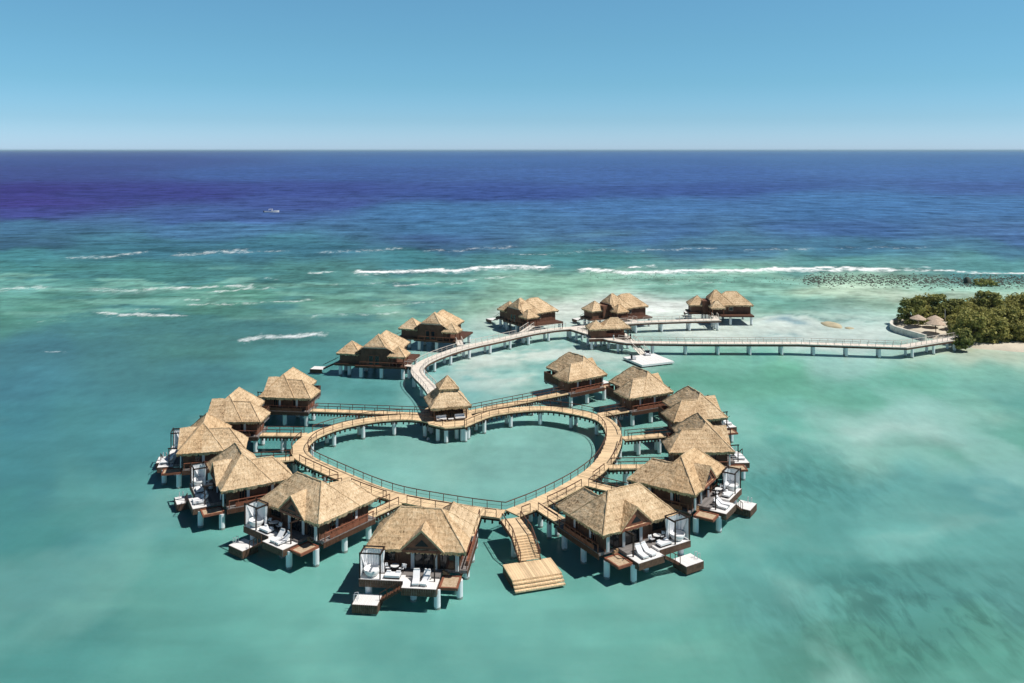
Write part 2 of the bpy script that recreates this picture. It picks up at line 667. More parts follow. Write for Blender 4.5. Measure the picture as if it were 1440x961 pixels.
    R(mb, -5.25, -5.17, -8.2, -6.5, 3.2, 4.9)
    for u in np.arange(-5.2, .8, .42):
        R(mb, u - .04, u + .04, -8.36, -8.3, DZ, 4.95)
    for v in np.arange(-8.2, -6.4, .42):
        R(mb, -5.31, -5.25, v - .04, v + .04, DZ, 4.95)
    mb.build('screen_wall', M['wall'], t)
    # cabana frame with curtain
    mb = MB()
    cu0, cu1, cv0, cv1, ct = -6.05, -3.65, .35, 2.2, 5.75
    for u in (cu0, cu1):
        for v in (cv0, cv1):
            R(mb, u - .07, u + .07, v - .07, v + .07, DZ + .021, ct)
    for u in (cu0, cu1):
        R(mb, u - .08, u + .08, cv0 - .1, cv1 + .1, ct, ct + .16)
    for v in (cv0, cv1):
        R(mb, cu0 - .1, cu1 + .1, v - .07, v + .07, ct + .16, ct + .28)
    cab = mb.build('cabana', M['dark'], t)
    for (ua, va, ub, vb) in ((cu0, cv0 + .12, cu0, cv1 - .12), (cu0 + .1, cv0, cu1 - .1, cv0)):
        mb = MB()
        n = 14
        pts = []
        for i in range(n + 1):
            f = i / n
            wv = .05 * (-1) ** i
            du = (wv, 0) if ua == ub else (0, wv)
            pts.append((X(ua + (ub - ua) * f + du[0]), va + (vb - va) * f + du[1]))
        for (xa, ya), (xb, yb) in zip(pts, pts[1:]):
            mb.quad([(xa, ya, DZ + .1), (xb, yb, DZ + .1), (xb, yb, ct - .05), (xa, ya, ct - .05)])
        mb.build('curtain', M['white'], cab, fixn=False)
    # cloth tied back at the rear corners
    for u, v in ((cu0 + .16, cv0 + .18), (cu1 - .16, cv0 + .16)):
        mb = MB()
        prof = [(.2, DZ + .06), (.17, DZ + .9), (.1, DZ + 1.25), (.17, DZ + 1.7), (.24, ct - .1)]
        k_ = 14
        ring = [[Vector((X(u) + r * (1 + .3 * (i % 2)) * math.cos(2 * math.pi * i / k_), v + r * (1 + .3 * (i % 2)) * math.sin(2 * math.pi * i / k_), z)) for i in range(k_)] for r, z in prof]
        for A_, B_ in zip(ring, ring[1:]):
            for i in range(k_):
                mb.quad([A_[i], A_[(i + 1) % k_], B_[(i + 1) % k_], B_[i]])
        mb.build('curtain', M['white'], cab)
    mb = MB()
    mb.quad([(X(cu0), cv1 - .3, ct - .1), (X(cu0), cv0 + .2, ct - .1), (X(cu0 + .1), cv0 + .2, DZ + .3), (X(cu0 + .25), cv1 - .9, DZ + 1.2)])
    mb.quad([(X(cu0 + .02), cv1 - .3, ct - .1), (X(cu0 + .27), cv1 - .9, DZ + 1.2), (X(cu0 + .12), cv0 + .2, DZ + .3), (X(cu0 + .02), cv0 + .2, ct - .1)])
    mb.build('swag', M['white'], cab, fixn=False)
    # pergola posts of the sundeck
    mb = MB()
    R(mb, 2.58, 2.72, 1.5, 1.64, 2.75, 5.5)
    mb.beam((X(2.65), 1.75, 5.45), (X(2.65), -1.0, 5.3), .1, .16)
    mb.beam((X(2.65), 1.6, 4.3), (X(2.9), 2.1, 4.75), .06, .06)
    mb.build('pergola', M['dark'], t)
    # stairs down to the swim platform
    mb = MB()
    for k in range(7):
        uu = -1.0 - .34 * (k + .5)
        zz = 2.6 - .21 * (k + .5)
        R(mb, uu - .17, uu + .17, 2.46, 3.3, zz - .06, zz)
    for v in (2.42, 3.34):
        mb.beam((X(-.9), v, 2.5), (X(-3.4), v, 1.0), .06, .24)
    st = mb.build('stairs', M['brown'], t)
    mb = MB()
    mb.beam((X(-.95), 3.4, 3.55), (X(-3.4), 3.4, 2.05), .08, .08)
    for f in (0, .33, .66, 1):
        mb.beam((X(-.95 - 2.45 * f), 3.4, 2.5 - 1.5 * f), (X(-.95 - 2.45 * f), 3.4, 3.52 - 1.5 * f), .07, .07)
    mb.build('handrail', M['brown'], st)
    mb = MB()
    R(mb, -6.3, -3.4, 2.1, 4.5, 1.1, 1.22)
    sp = mb.build('swim_platform', M['deck_white'], t)
    for (ua, va, ub, vb) in ((-6.3, 4.53, -3.4, 4.53), (-6.33, 2.1, -6.33, 4.5), (-3.37, 2.1, -3.37, 4.5)):
        n = int(math.hypot(ub - ua, vb - va) / .24)
        mb = MB()
        for i in range(n):
            p, q = (i + .06) / n, (i + .94) / n
            mb.beam((X(ua + (ub - ua) * p), va + (vb - va) * p, .72), (X(ua + (ub - ua) * q), va + (vb - va) * q, .72), .05, .95)
        mb.build('fascia', M['fascia'], sp)
    mb = MB()
    for v in (3.3, 3.8):
        mb.tube((X(-6.36), v, .2), (X(-6.36), v, 1.9), .035, n=6)
        mb.tube((X(-6.36), v, 1.9), (X(-5.95), v, 2.0), .035, n=6)
        mb.tube((X(-5.95), v, 2.0), (X(-5.9), v, 1.22), .035, n=6)
    for z in (.4, .7, 1.0):
        mb.tube((X(-6.36), 3.3, z), (X(-6.36), 3.8, z), .03, n=6)
    mb.build('ladder', M['metal'], sp)
    for u, v in ((5.3, -.3), (3.1, 2.2), (-5.2, 1.5), (-5.0, -5.6), (.2, -5.6), (5.4, -5.0), (5.4, -9.3), (1.6, -9.3), (0, .8)):
        add_pile(t, (X(u), v, 0), 2.3 if (u, v) not in ((5.3, -.3),) else 2.2)
    for u, v in ((-5.6, 3.9), (-4.1, 3.9)):
        add_pile(t, (X(u), v, 0), 1.1, .2)
    mb = MB()
    for u in (-5.0, .1, 5.4):
        R(mb, u - .15, u + .15, -9.9 if u > 1 else -8.1, 1.8 if u < 3 else -.9, 2.3, 2.62)
    mb.build('floor_beam', M['brown'], t)
    return t


VILLAS = [   # side, outward direction, point of the near roof corner (x, y) in metres, label
    ('F', -1, (-.1, -1.0), None, 'thatched villa at the heart tip, its gable and white terrace facing the camera'),
    ('L5', -1, (-.6, -.8), (-24.5, 108.0), 'thatched villa just left of the one at the heart tip, white cabana on its terrace'),
    ('L4', -1, (-.875, -.48), (-40.4, 118.4), 'thatched villa second along the left side counting from the heart tip'),
    ('L3', -1, (-.97, -.23), (-52.3, 132.9), 'thatched villa third along the left side of the heart, farthest left of all'),
    ('L2', -1, (-1, .03), (-54.2, 149.0), 'thatched villa fourth from the heart tip along the left side'),
    ('L1', -1, (-.99, .12), (-48.7, 163.9), 'thatched villa last along the left side, at the left lobe of the heart'),
    ('R1', 1, (.52, -.855), (11.2, 104.9), 'thatched villa right of the front stairs, red brown gable over a white terrace'),
    ('R2', 1, (.83, -.55), (25.2, 117.1), 'thatched villa second along the right side, white curtain at its terrace'),
    ('R3', 1, (.99, .04), (35.0, 134.0), 'thatched villa third from the heart tip along the right side'),
    ('R4', 1, (.97, .24), (38.3, 151.2), 'thatched villa fourth from the heart tip along the right side'),
    ('R5', 1, (.89, .45), (31.7, 167.3), 'thatched villa next to last on the right side, just below the floating dock'),
    ('R6', 1, (.83, .56), (20.2, 180.3), 'thatched villa last along the right side, behind the right lobe of the heart'),
]
VPOS = {}
protoL = make_villa(-1, 'x')
protoR = make_villa(1, 'x')
usedp = set()
for key, s, d, corner, label in VILLAS:
    d = Vector((d[0], d[1], 0)).normalized()
    xa = Vector((d.y, -d.x, 0))
    u = xa * s
    if corner is None:
        org = Vector((-11.5, 101.1, 0))
    else:
        org = Vector((*corner, 0)) - u * 6.1
    rz = math.atan2(xa.y, xa.x)
    pr = protoL if s < 0 else protoR
    if s not in usedp:
        usedp.add(s)
        o = pr
        o.location, o.rotation_euler = org, (0, 0, rz)
        o['label'] = label
    else:
        o = dup(pr, org, rz, label)
    VPOS[key] = (org, u, d, rz, s)


def VP(key, u, v, z=DZ):
    o, uu, d, rz, s = VPOS[key]
    return o + uu * u + d * v + Vector((0, 0, z))


# ------------------------------------------------------------------ walkways
def catmull(pts, step=.5):
    pts = [Vector(p) for p in pts]
    out = []
    for i in range(len(pts) - 1):
        p0 = pts[i - 1] if i else pts[0] * 2 - pts[1]
        p1, p2 = pts[i], pts[i + 1]
        p3 = pts[i + 2] if i + 2 < len(pts) else p2 * 2 - p1
        n = max(1, int((p2 - p1).length / step))
        for k in range(n):
            t = k / n
            out.append(.5 * ((2 * p1) + (p2 - p0) * t + (2 * p0 - 5 * p1 + 4 * p2 - p3) * t * t + (3 * p1 - p0 - 3 * p2 + p3) * t ** 3))
    out.append(pts[-1])
    return out


def normals(line):
    res = []
    for i in range(len(line)):
        a, b = line[max(0, i - 1)], line[min(len(line) - 1, i + 1)]
        t = (b - a)
        t.z = 0
        t.normalize()
        res.append(Vector((-t.y, t.x, 0)))
    return res


def strip(mb, A, B, z0, z1):
    """slab between two edge lines, uv.x runs along"""
    L = 0
    for i in range(len(A) - 1):
        l = ((A[i + 1] + B[i + 1]) - (A[i] + B[i])).length / 2
        w = (A[i] - B[i]).length
        a0, a1, b0, b1 = A[i], A[i + 1], B[i], B[i + 1]
        up = lambda p, z: Vector((p.x, p.y, p.z + z))
        mb.quad([up(a0, z1), up(b0, z1), up(b1, z1), up(a1, z1)], [(L, 0), (L, w), (L + l, w), (L + l, 0)])
        mb.quad([up(a0, z0), up(a1, z0), up(b1, z0), up(b0, z0)], [(L, 0), (L + l, 0), (L + l, w), (L, w)])
        for e0, e1 in ((a0, a1), (b0, b1)):
            mb.quad([up(e0, z0), up(e1, z0), up(e1, z1), up(e0, z1)], [(L, 0), (L + l, 0), (L + l, .2), (L, .2)])
        L += l
    for k in (0, -1):
        a, b = A[k], B[k]
        mb.quad([Vector((a.x, a.y, a.z + z0)), Vector((b.x, b.y, b.z + z0)), Vector((b.x, b.y, b.z + z1)), Vector((a.x, a.y, a.z + z1))])


def rail(mb, line, gaps=(), gap_r=1.3, post=2.0, h=1.07, w=.09, mid=True):
    """posts and rails along a line of points on the deck, with openings"""
    run = []
    runs = []
    for p in line:
        if any((Vector((p.x - g[0], p.y - g[1], 0))).length < (g[2] if len(g) > 2 else gap_r) for g in gaps):
            if len(run) > 1:
                runs.append(run)
            run = []
        else:
            run.append(p)
    if len(run) > 1:
        runs.append(run)
    for r in runs:
        acc = post
        for i, p in enumerate(r):
            if i:
                acc += (p - r[i - 1]).length
                a, b = r[i - 1], p
                mb.beam(a + Vector((0, 0, h)), b + Vector((0, 0, h)), w * 1.25, w)
                if mid:
                    mb.beam(a + Vector((0, 0, h * .52)), b + Vector((0, 0, h * .52)), .025, .025)
            if acc >= post or i == len(r) - 1:
                acc = 0
                mb.beam(p + Vector((0, 0, .0)), p + Vector((0, 0, h - w / 2)), w, w)


def offset(line, d):
    return [p + n * d for p, n in zip(line, normals(line))]


def teeth(mb, line, z, gap=.55, h=.42, d=.2):
    acc = gap
    for i in range(1, len(line)):
        acc += (line[i] - line[i - 1]).length
        if acc >= gap:
            acc = 0
            t = (line[i] - line[i - 1]).normalized()
            p = line[i]
            mb.beam(p + Vector((0, 0, z)) - t * .11, p + Vector((0, 0, z)) + t * .11, d, h)


TIP_IN = P(710.8, 717, DZ)
left_px = [(622, 599), (607, 595.4), (592, 592.2), (575, 590.8), (558, 590.6), (528, 593.0), (496, 598.6), (468.7, 606.2), (448, 615), (437, 624),
           (433.5, 631), (435.5, 637), (443, 643.5), (460, 652), (500.8, 670), (530, 682), (560.3, 692.2), (591, 699), (629, 705.6), (670, 712)]
right_px = [(746.5, 703), (778.5, 688), (807, 672), (829, 656), (843, 639.5), (850.5, 623), (852, 611), (848, 600), (836.7, 590.5), (808.6, 583),
            (771, 577.6), (733.7, 578.6), (696, 584), (677.5, 590), (654, 600)]
inL = catmull([P(x, y, DZ) for x, y in left_px] + [TIP_IN])
inR = catmull([TIP_IN] + [P(x, y, DZ) for x, y in right_px])
WW = 2.8
nL, nR = normals(inL), normals(inR)
# outward = away from the heart's middle
mid_pt = P(645, 645, DZ)


def outward(line, nn):
    return [n if n.dot(p - mid_pt) > 0 else -n for p, n in zip(line, nn)]


outL = [p + n * WW for p, n in zip(inL, outward(inL, nL))]
outR = [p + n * WW for p, n in zip(inR, outward(inR, nR))]
ta = (inL[-1] - inL[-3]).normalized()
tb = (inR[0] - inR[2]).normalized()
axis = (ta + tb).normalized()
half = math.acos(max(-1, min(1, ta.dot(axis))))
tip_out = TIP_IN + axis * (WW / math.sin(half))
# trim outer points that pass the miter, then end both at it
mid_ax = Vector((-axis.y, axis.x, 0))
sideL = 1 if (inL[-8] - TIP_IN).dot(mid_ax) > 0 else -1
outL = [p if (p - tip_out).length > 9 or (p - tip_out).dot(mid_ax) * sideL > .1 else tip_out.copy() for p in outL]
outR = [p if (p - tip_out).length > 9 or (p - tip_out).dot(mid_ax) * -sideL > .1 else tip_out.copy() for p in outR]

GZ = Vector((-12.2, 161.1, 0))
ga = Vector((.26, -.965, 0)).normalized()
gr = Vector((.965, .26, 0)).normalized()

# footbridges: from each villa's wing to the heart
BR = {}
outer_all = outL + outR
for key in VPOS:
    a = VP(key, 4.7, -10.02, DZ)
    d = -VPOS[key][2]
    best, bl = None, 1e9
    for L in np.arange(1, 40, .25):
        p = a + d * L
        dd = min((p - q).length for q in outer_all)
        if dd < .45:
            best, bl = p, L
            break
    if best is None:
        q = min(outer_all, key=lambda q: (q - (a + d * 9)).length)
        best = q
    BR[key] = (a, best)

bx = thing('heart_boardwalk', 'heart shaped golden timber boardwalk on white piles in the middle of the bay', 'boardwalk', (mid_pt.x, mid_pt.y, 0))
o0 = Vector((mid_pt.x, mid_pt.y, 0))


def part(mb, name, mat, parent, **kw):
    ob = mb.build(name, mat, parent, origin=parent.location, **kw)
    return ob


mb = MB()
strip(mb, inL, outL, -.2, 0)
strip(mb, inR, outR, -.2, 0)
part(mb, 'deck', M['deck'], bx)
mb = MB()
for ins, outs in ((inL, outL), (inR, outR)):
    for e, sgn in ((ins, .02), (outs, -.02)):
        ln = [p + (q - p).normalized() * (.16) for p, q in zip(ins, outs)] if e is ins else [q + (p - q).normalized() * .16 if (p - q).length > .1 else q for p, q in zip(ins, outs)]
        for a, b in zip(ln, ln[1:]):
            mb.beam(a + Vector((0, 0, -.36)), b + Vector((0, 0, -.36)), .14, .3)
part(mb, 'edge_beam', M['dark'], bx, merge=False)
mb = MB()
for e in (inL, outL, inR, outR):
    teeth(mb, e, -.66, .6, .36, .2)
part(mb, 'joist_end', M['dark'], bx, merge=False)
gz_front = GZ + ga * 5.5
gapsin = [(GZ.x + ga.x * 5.6, GZ.y + ga.y * 5.6, 3.4)]
sh = lambda line, outs, d: [p + (q - p).normalized() * d if (q - p).length > .01 else p for p, q in zip(line, outs)]
mb = MB()
inner_line = sh(inL, outL, .1) + sh(inR, outR, .1)
rail(mb, inner_line)
# railing round the prow in front of the gazebo
a0, a1 = inner_line[0], inner_line[-1]
f0, f1 = GZ + ga * 7.25 - gr * 1.75 + Vector((0, 0, DZ)), GZ + ga * 7.25 + gr * 1.75 + Vector((0, 0, DZ))
rail(mb, [a0, a0.lerp(f0, .5), f0, f0.lerp(f1, .5), f1, f1.lerp(a1, .5), a1], post=1.6)
part(mb, 'railing', M['brown'], bx, merge=False)
stairs_gap = (tip_out.x, tip_out.y, 2.0)
gaps = [(b[1].x, b[1].y, 1.45) for b in BR.values()] + [stairs_gap, (GZ.x, GZ.y, 6.5)]
for outs, ins in ((outL, inL), (outR, inR)):
    mb = MB()
    rail(mb, sh(outs, ins, .1), gaps)
    part(mb, 'railing', M['brown'], bx, merge=False)
for ins, outs in ((inL, outL), (inR, outR)):
    acc = 2.0
    for i in range(2, len(ins) - 1):
        acc += (ins[i] - ins[i - 1]).length
        if acc > 5.6:
            acc = 0
            for k in (.14, .86):
                p = ins[i].lerp(outs[i], k)
                mbp = MB()
                mbp.lathe((p.x, p.y, 0), [(.36, -1), (.36, 2.48)], 12)
                part(mbp, 'pile', M['pile'], bx)
            mbp = MB()
            a, b = ins[i].lerp(outs[i], .02), ins[i].lerp(outs[i], .98)
            mbp.beam(a + Vector((0, 0, -.62)), b + Vector((0, 0, -.62)), .5, .24)
            part(mbp, 'cross_beam', M['brown'], bx)

NAMES = {k: l for k, _, _, _, l in VILLAS}
BL = {'F': 'short footbridge joining the villa at the heart tip to the boardwalk',
      'L5': 'footbridge to the first villa left of the heart tip',
      'L4': 'footbridge to the second villa along the left side of the heart',
      'L3': 'footbridge to the third villa along the left side, the leftmost villa',
      'L2': 'footbridge to the fourth villa along the left side of the heart',
      'L1': 'footbridge from the left lobe to the last villa on the left side',
      'R1': 'footbridge along the villa right of the front stairs',
      'R2': 'footbridge to the second villa along the right side of the heart',
      'R3': 'footbridge to the third villa along the right side of the heart',
      'R4': 'footbridge to the fourth villa along the right side of the heart',
      'R5': 'footbridge to the next to last villa along the right side of the heart',
      'R6': 'footbridge from the right lobe to the last villa on the right side'}


def footbridge(a, b, label, group, w=1.9, name='footbridge', railmat='brown', deckmat='deck', drop=.004, rails=(1, 1), pile_r=.34):
    a, b = Vector(a), Vector(b)
    t = thing(name, label, 'footbridge', (a.x, a.y, 0), 0, group)
    n = max(2, int((b - a).length / .6))
    line = [a.lerp(b, i / n) + Vector((0, 0, drop)) for i in range(n + 1)]
    A, B = offset(line, w / 2), offset(line, -w / 2)
    mb = MB()
    strip(mb, A, B, -.18, 0)
    part(mb, 'deck', M[deckmat], t)
    mb = MB()
    for e in (offset(line, w / 2 - .14), offset(line, -w / 2 + .14)):
        mb.beam(e[0] + Vector((0, 0, -.34)), e[-1] + Vector((0, 0, -.34)), .12, .3)
    teeth(mb, A, -.62, .6, .34)
    teeth(mb, B, -.62, .6, .34)
    part(mb, 'joist', M['dark'], t, merge=False)
    for k, e in enumerate((offset(line, w / 2 - .08), offset(line, -w / 2 + .08))):
        if rails[k]:
            mb = MB()
            rail(mb, e[1:-1] if len(e) > 4 else e, post=1.9)
            part(mb, 'railing', M[railmat], t, merge=False)
    L = (b - a).length
    for f in ([.5] if L < 9 else [.3, .72]):
        p = a.lerp(b, f)
        for e in (-1, 1):
            q = p + normals(line)[0] * (e * (w / 2 - .3))
            mb = MB()
            mb.lathe((q.x, q.y, 0), [(pile_r, -1), (pile_r, q.z - .5)], 12)
            part(mb, 'pile', M['pile'], t)
    return t


for key, (a, b) in BR.items():
    dd = (b - a).normalized()
    footbridge(a, b + dd * .25, BL[key], 'footbridges from the heart to its villas')

# ------------------------------------------------------------------ gazebo
t = thing('gazebo', 'open gazebo with two tiered thatched roof at the notch of the heart', 'gazebo', (GZ.x, GZ.y, 0), math.atan2(gr.y, gr.x))
# local: x along gr, -y toward the tip
mb = MB()
deck = [(-1.9, -7.4), (1.9, -7.4), (4.3, -4.6), (4.6, 3.0), (2.4, 5.2), (-2.8, 5.6), (-4.6, 3.0), (-4.3, -4.6)]
mb.prism(deck, 2.78, 3.006, 0, lambda p: (p[1], p[0]))
mb.build('deck', M['deck'], t)
mb = MB()
dk = [Vector((p[0] * .985, p[1] * .985, 2.62)) for p in deck]
for i in range(8):
    mb.beam(dk[i], dk[(i + 1) % 8], .14, .32)
mb.build('edge_beam', M['dark'], t, merge=False)


def tier(mb, r0, z0, r1, z1, top=None):
    c0 = [Vector((sx * r0, sy * r0, z0)) for sx, sy in ((-1, -1), (1, -1), (1, 1), (-1, 1))]
    c1 = [Vector((sx * r1, sy * r1, z1)) for sx, sy in ((-1, -1), (1, -1), (1, 1), (-1, 1))]
    inw = [(0, 1, 0), (-1, 0, 0), (0, -1, 0), (1, 0, 0)]
    for i in range(4):
        j = (i + 1) % 4
        slope(mb, c0[i], c0[j], c1[j], c1[i], .3)
        eave(mb, c0[i], c0[j], .42, .15, inward=inw[i], under=min(1, r0 * .5))
    return c0, c1


mb = MB()
c0, c1 = tier(mb, 3.85, 5.55, 1.35, 8.1)
lr = mb.build('roof', [M['thatch'], M['soffit']], t)
caps(list(zip(c0, c1)), lr)
mb = MB()
c0, c1 = tier(mb, 1.9, 8.35, .03, 10.4)
ur = mb.build('upper_roof', [M['thatch'], M['soffit']], t)
caps([(c_, Vector((0, 0, 10.42))) for c_ in c0], ur)
mb = MB()
mb.box(-1.3, 1.3, -1.3, 1.3, 7.9, 8.5)
mb.build('lantern', M['dark'], t)
for sx in (-1, 1):
    for sy in (-1, 1):
        mb = MB()
        mb.box(sx * 3.0 - .13, sx * 3.0 + .13, sy * 3.0 - .13, sy * 3.0 + .13, 3.006, 5.5)
        mb.build('post', M['brown'], t)
mb = MB()
mb.box(-2.85, 2.85, 2.8, 2.95, 3.01, 5.4)
mb.box(-3.07, -2.93, -.9, 2.8, 3.01, 5.35)
mb.box(2.93, 3.07, -.4, 2.8, 3.01, 5.35)
mb.build('wall', M['wall'], t)
for x, y in ((-1.5, -6.7), (1.5, -6.7), (-2.8, -5.6), (2.8, -5.6), (-3.4, 0), (3.4, 0), (-2.3, 4.4), (2.3, 4.4)):
    add_pile(t, (x, y, 0), 2.5, .38)


def sofa(label, loc, rz, group):
    t = thing('sofa', label, 'sofa', loc, rz, group)
    mb = MB()
    mb.box(-.95, .95, -.4, .4, .12, .3)
    for x in (-.85, .85):
        for y in (-.32, .32):
            mb.box(x - .05, x + .05, y - .05, y + .05, 0, .12)
    mb.build('base', M['dark'], t)
    mb = MB()
    mb.box(-.93, -.01, -.38, .3, .3, .52)
    mb.box(.01, .93, -.38, .3, .3, .52)
    mb.build('seat', M['white'], t)
    mb = MB()
    mb.box(-.95, .95, .3, .48, .3, .95)
    mb.build('backrest', M['white'], t)
    return t


grz = math.atan2(gr.y, gr.x)
G = lambda x, y, z=3.006: GZ + gr * x - ga * y + Vector((0, 0, z))
sofa('white sofa under the gazebo eave, left of the pair', G(-1.75, -3.35), grz, 'white sofas in front of the gazebo')
sofa('white sofa under the gazebo eave, right of the pair', G(1.75, -3.35), grz, 'white sofas in front of the gazebo')
t = thing('coffee_table', 'low white table between the two gazebo sofas', 'table', G(0, -3.5), grz)
mb = MB()
mb.box(-.5, .5, -.35, .35, .3, .36)
mb.build('tabletop', M['whitepaint'], t)
for x in (-.42, .42):
    for y in (-.27, .27):
        mb = MB()
        mb.box(x - .04, x + .04, y - .04, y + .04, 0, .3)
        mb.build('leg', M['dark'], t)
mb = MB()
mb.lathe((0, 0, 0), [(.02, -.28), (.22, -.15), (.3, .05), (.22, .25), (.02, .34)], 12)
bu = mb.build('buoy', M['whitepaint'], None, smooth=True)
bu.location = P(602, 618, .05)
tag(bu, 'small white round buoy floating under the gazebo platform', 'buoy')

# ------------------------------------------------------------------ front stairs and swim jetty
sa = Vector((.295, -.955, 0)).normalized()
sr = Vector((.955, .295, 0)).normalized()
S0 = tip_out + sa * -.35
t = thing('swim_jetty', 'pale timber stairs and wide stepped swim platform below the heart tip', 'jetty', (S0.x, S0.y, 0), math.atan2(sr.y, sr.x))
# local: x along sr, y = -distance along sa
d1 = (P(734, 753.4, DZ) - S0).dot(sa)
d2 = d1 + 3.3
mb = MB()
n = 12
mb.prism([(-1.35, 0), (1.35, 0), (1.35, -d1), (-1.35, -d1)], 2.8, 3.008, 0, lambda p: (p[1], p[0]))
mb.build('deck', M['deck'], t)
mb = MB()
nst = 9
for k in range(nst):
    y = -d1 - (k + .5) * (d2 - d1) / nst
    z = 3.0 - (k + 1) * (1.72 / (nst + 1))
    hh = (d2 - d1) / nst / 2
    mb.box(-1.35, 1.35, y - hh, y + hh, z - .1, z, 0, lambda p: (p[1], p[0]))
    mb.box(-1.3, 1.3, y + hh - .06, y + hh - .02, z, z + .08)
st = mb.build('stairs', M['deck'], t)
mb = MB()
for x in (-1.4, 1.4):
    mb.beam((x, -d1, 2.75), (x, -d2, 1.15), .1, .4)
    mb.beam((x, -.1, 2.7), (x, -d1, 2.75), .1, .34)
mb.build('stringer', M['brown'], t)
for x in (-1.3, 1.3):
    mb = MB()
    ln = [Vector((x, -.6 - (d1 - .6) * i / 6, 3.0)) for i in range(7)] + [Vector((x, -d1 - (d2 - d1) * i / 5, 3.0 - 1.6 * i / 5)) for i in range(1, 6)]
    rail(mb, ln, post=1.2)
    mb.build('railing', M['brown'], t, merge=False)
pl = [P(703, 791, 1.2), P(778.5, 784.4, 1.2), P(792, 805, 1.2), P(718, 817.6, 1.2)]
toL = lambda p: Vector(((p - S0).dot(sr), -(p - S0).dot(sa), 0))
c = [toL(p) for p in pl]
mb = MB()
px0, px1 = min(c[0].x, c[3].x) + .25, max(c[1].x, c[2].x) - .35
yb, yf = (c[0].y + c[1].y) / 2, (c[2].y + c[3].y) / 2
yb = -d2 + .15
mb.box(px0, px1, yf, yb, 1.0, 1.2, 0, lambda p: (p[0], p[1]))
for k in range(3):
    mb.box(px0, px1, yf - .42 * (k + 1), yf - .42 * k - .004, .8 - .26 * k, .98 - .26 * k)
mb.build('swim_platform', M['deck'], t)
for x in (px0 + .05, px1 - .05):
    mb = MB()
    mb.box(x - .06, x + .06, yf + .05, yb - .1, .2, .98)
    mb.build('fascia', M['brown'], t)
for x in (px0 + .8, px1 - .8):
    for y in (yf + .6, yb - .6):
        add_pile(t, (x, y, 0), .98, .3)
for x in (-1, 1):
    add_pile(t, (x, -d1 + .5, 0), 2.5, .36)

# ------------------------------------------------------------------ outer boardwalk and long pier
V3 = lambda x, y: Vector((x, y, DZ))


def boardwalk(name, label, pts, w, railmat, deckmat, gaps=((), ()), pile_step=7.0, smooth=True, z=0.0, pileoff=3.0):
    t = thing(name, label, 'boardwalk', (pts[0][0], pts[0][1], 0))
    line = catmull([V3(*p) for p in pts]) if smooth else None
    if line is None:
        line = []
        for a, b in zip(pts, pts[1:]):
            a, b = V3(*a), V3(*b)
            n = max(1, int((b - a).length / 1.0))
            line += [a.lerp(b, i / n) for i in range(n)]
        line.append(V3(*pts[-1]))
    line = [p + Vector((0, 0, z)) for p in line]
    A, B = offset(line, w / 2), offset(line, -w / 2)
    mb = MB()
    strip(mb, A, B, -.2, 0)
    part(mb, 'deck', M[deckmat], t)
    mb = MB()
    for e in (offset(line, w / 2 - .12), offset(line, -w / 2 + .12)):
        for a, b in zip(e, e[1:]):
            mb.beam(a + Vector((0, 0, -.43)), b + Vector((0, 0, -.43)), .16, .45)
    part(mb, 'edge_beam', M['brown'], t, merge=False)
    for e, g in ((offset(line, w / 2 - .1), gaps[0]), (offset(line, -w / 2 + .1), gaps[1])):
        mb = MB()
        rail(mb, e, g, w=.085)
        part(mb, 'railing', M[railmat], t, merge=False)
    acc = pile_step - pileoff
    nn = normals(line)
    for i in range(1, len(line) - 1):
        acc += (line[i] - line[i - 1]).length
        if acc > pile_step:
            acc = 0
            for e in (-1, 1):
                q = line[i] + nn[i] * (e * (w / 2 - .42))
                mb = MB()
                mb.lathe((q.x, q.y, 0), [(.36, -1), (.36, 2.34)], 12)
                part(mb, 'pile', M['pile'], t)
            mb = MB()
            mb.beam(line[i] + nn[i] * (w / 2 - .1) + Vector((0, 0, -.56)), line[i] - nn[i] * (w / 2 - .1) + Vector((0, 0, -.56)), .45, .2)
            part(mb, 'cross_beam', M['brown'], t)
    return t, line


outer_pts = [(-13.6, 166.2), (-17.0, 179), (-20.7, 189.5), (-21.6, 195.5), (-20.3, 202), (-16.2, 210.2), (-11.2, 217.2), (-3.4, 225), (4.5, 233), (11.5, 238), (17.5, 240.2)]
FARBR = {'A': (-22.2, 197.5), 'B': (-11.8, 217.5), 'C': (3.5, 232.3)}
junction = V3(18.5, 240.0)
boardwalk('curved_boardwalk', 'long curving bleached boardwalk from the gazebo past the back row of villas', outer_pts, 2.8, 'railpale', 'deck_pale',
          gaps=([(-21.9, 197, 2.0), (-12.6, 217.9, 2.0), (2.6, 233.3, 2.0), (17.5, 241, 2.2)], [(17.5, 239, 3.5)]))
boardwalk('branch_boardwalk', 'bleached boardwalk branch behind the small pavilion to the rightmost back villa', [(17.4, 240.2), (33.5, 246.9), (50, 250.3), (61.2, 251.6)], 2.8, 'railpale', 'deck_pale',
          gaps=([(18, 241, 2.5), (36, 249, 2.0), (60.5, 253, 1.6)], [(19, 239, 3.5)]), z=.004, pile_step=8)
boardwalk('long_pier', 'long straight white pier linking the pavilion to the wooded shore on the right',
          [(17.0, 239.6), (22, 231.6), (26.4, 225.2), (30.2, 222.2), (47, 221.2), (73.7, 221), (99.6, 217.2), (121.5, 228.5)], 2.8, 'railpale', 'deck_pale',
          gaps=([(17.2, 240, 3.0), (25, 228, 4.0)], [(16.5, 239, 3.0), (25, 224.5, 4.6), (32, 221.2, 2.2)]), smooth=False, z=.008, pile_step=7.8)

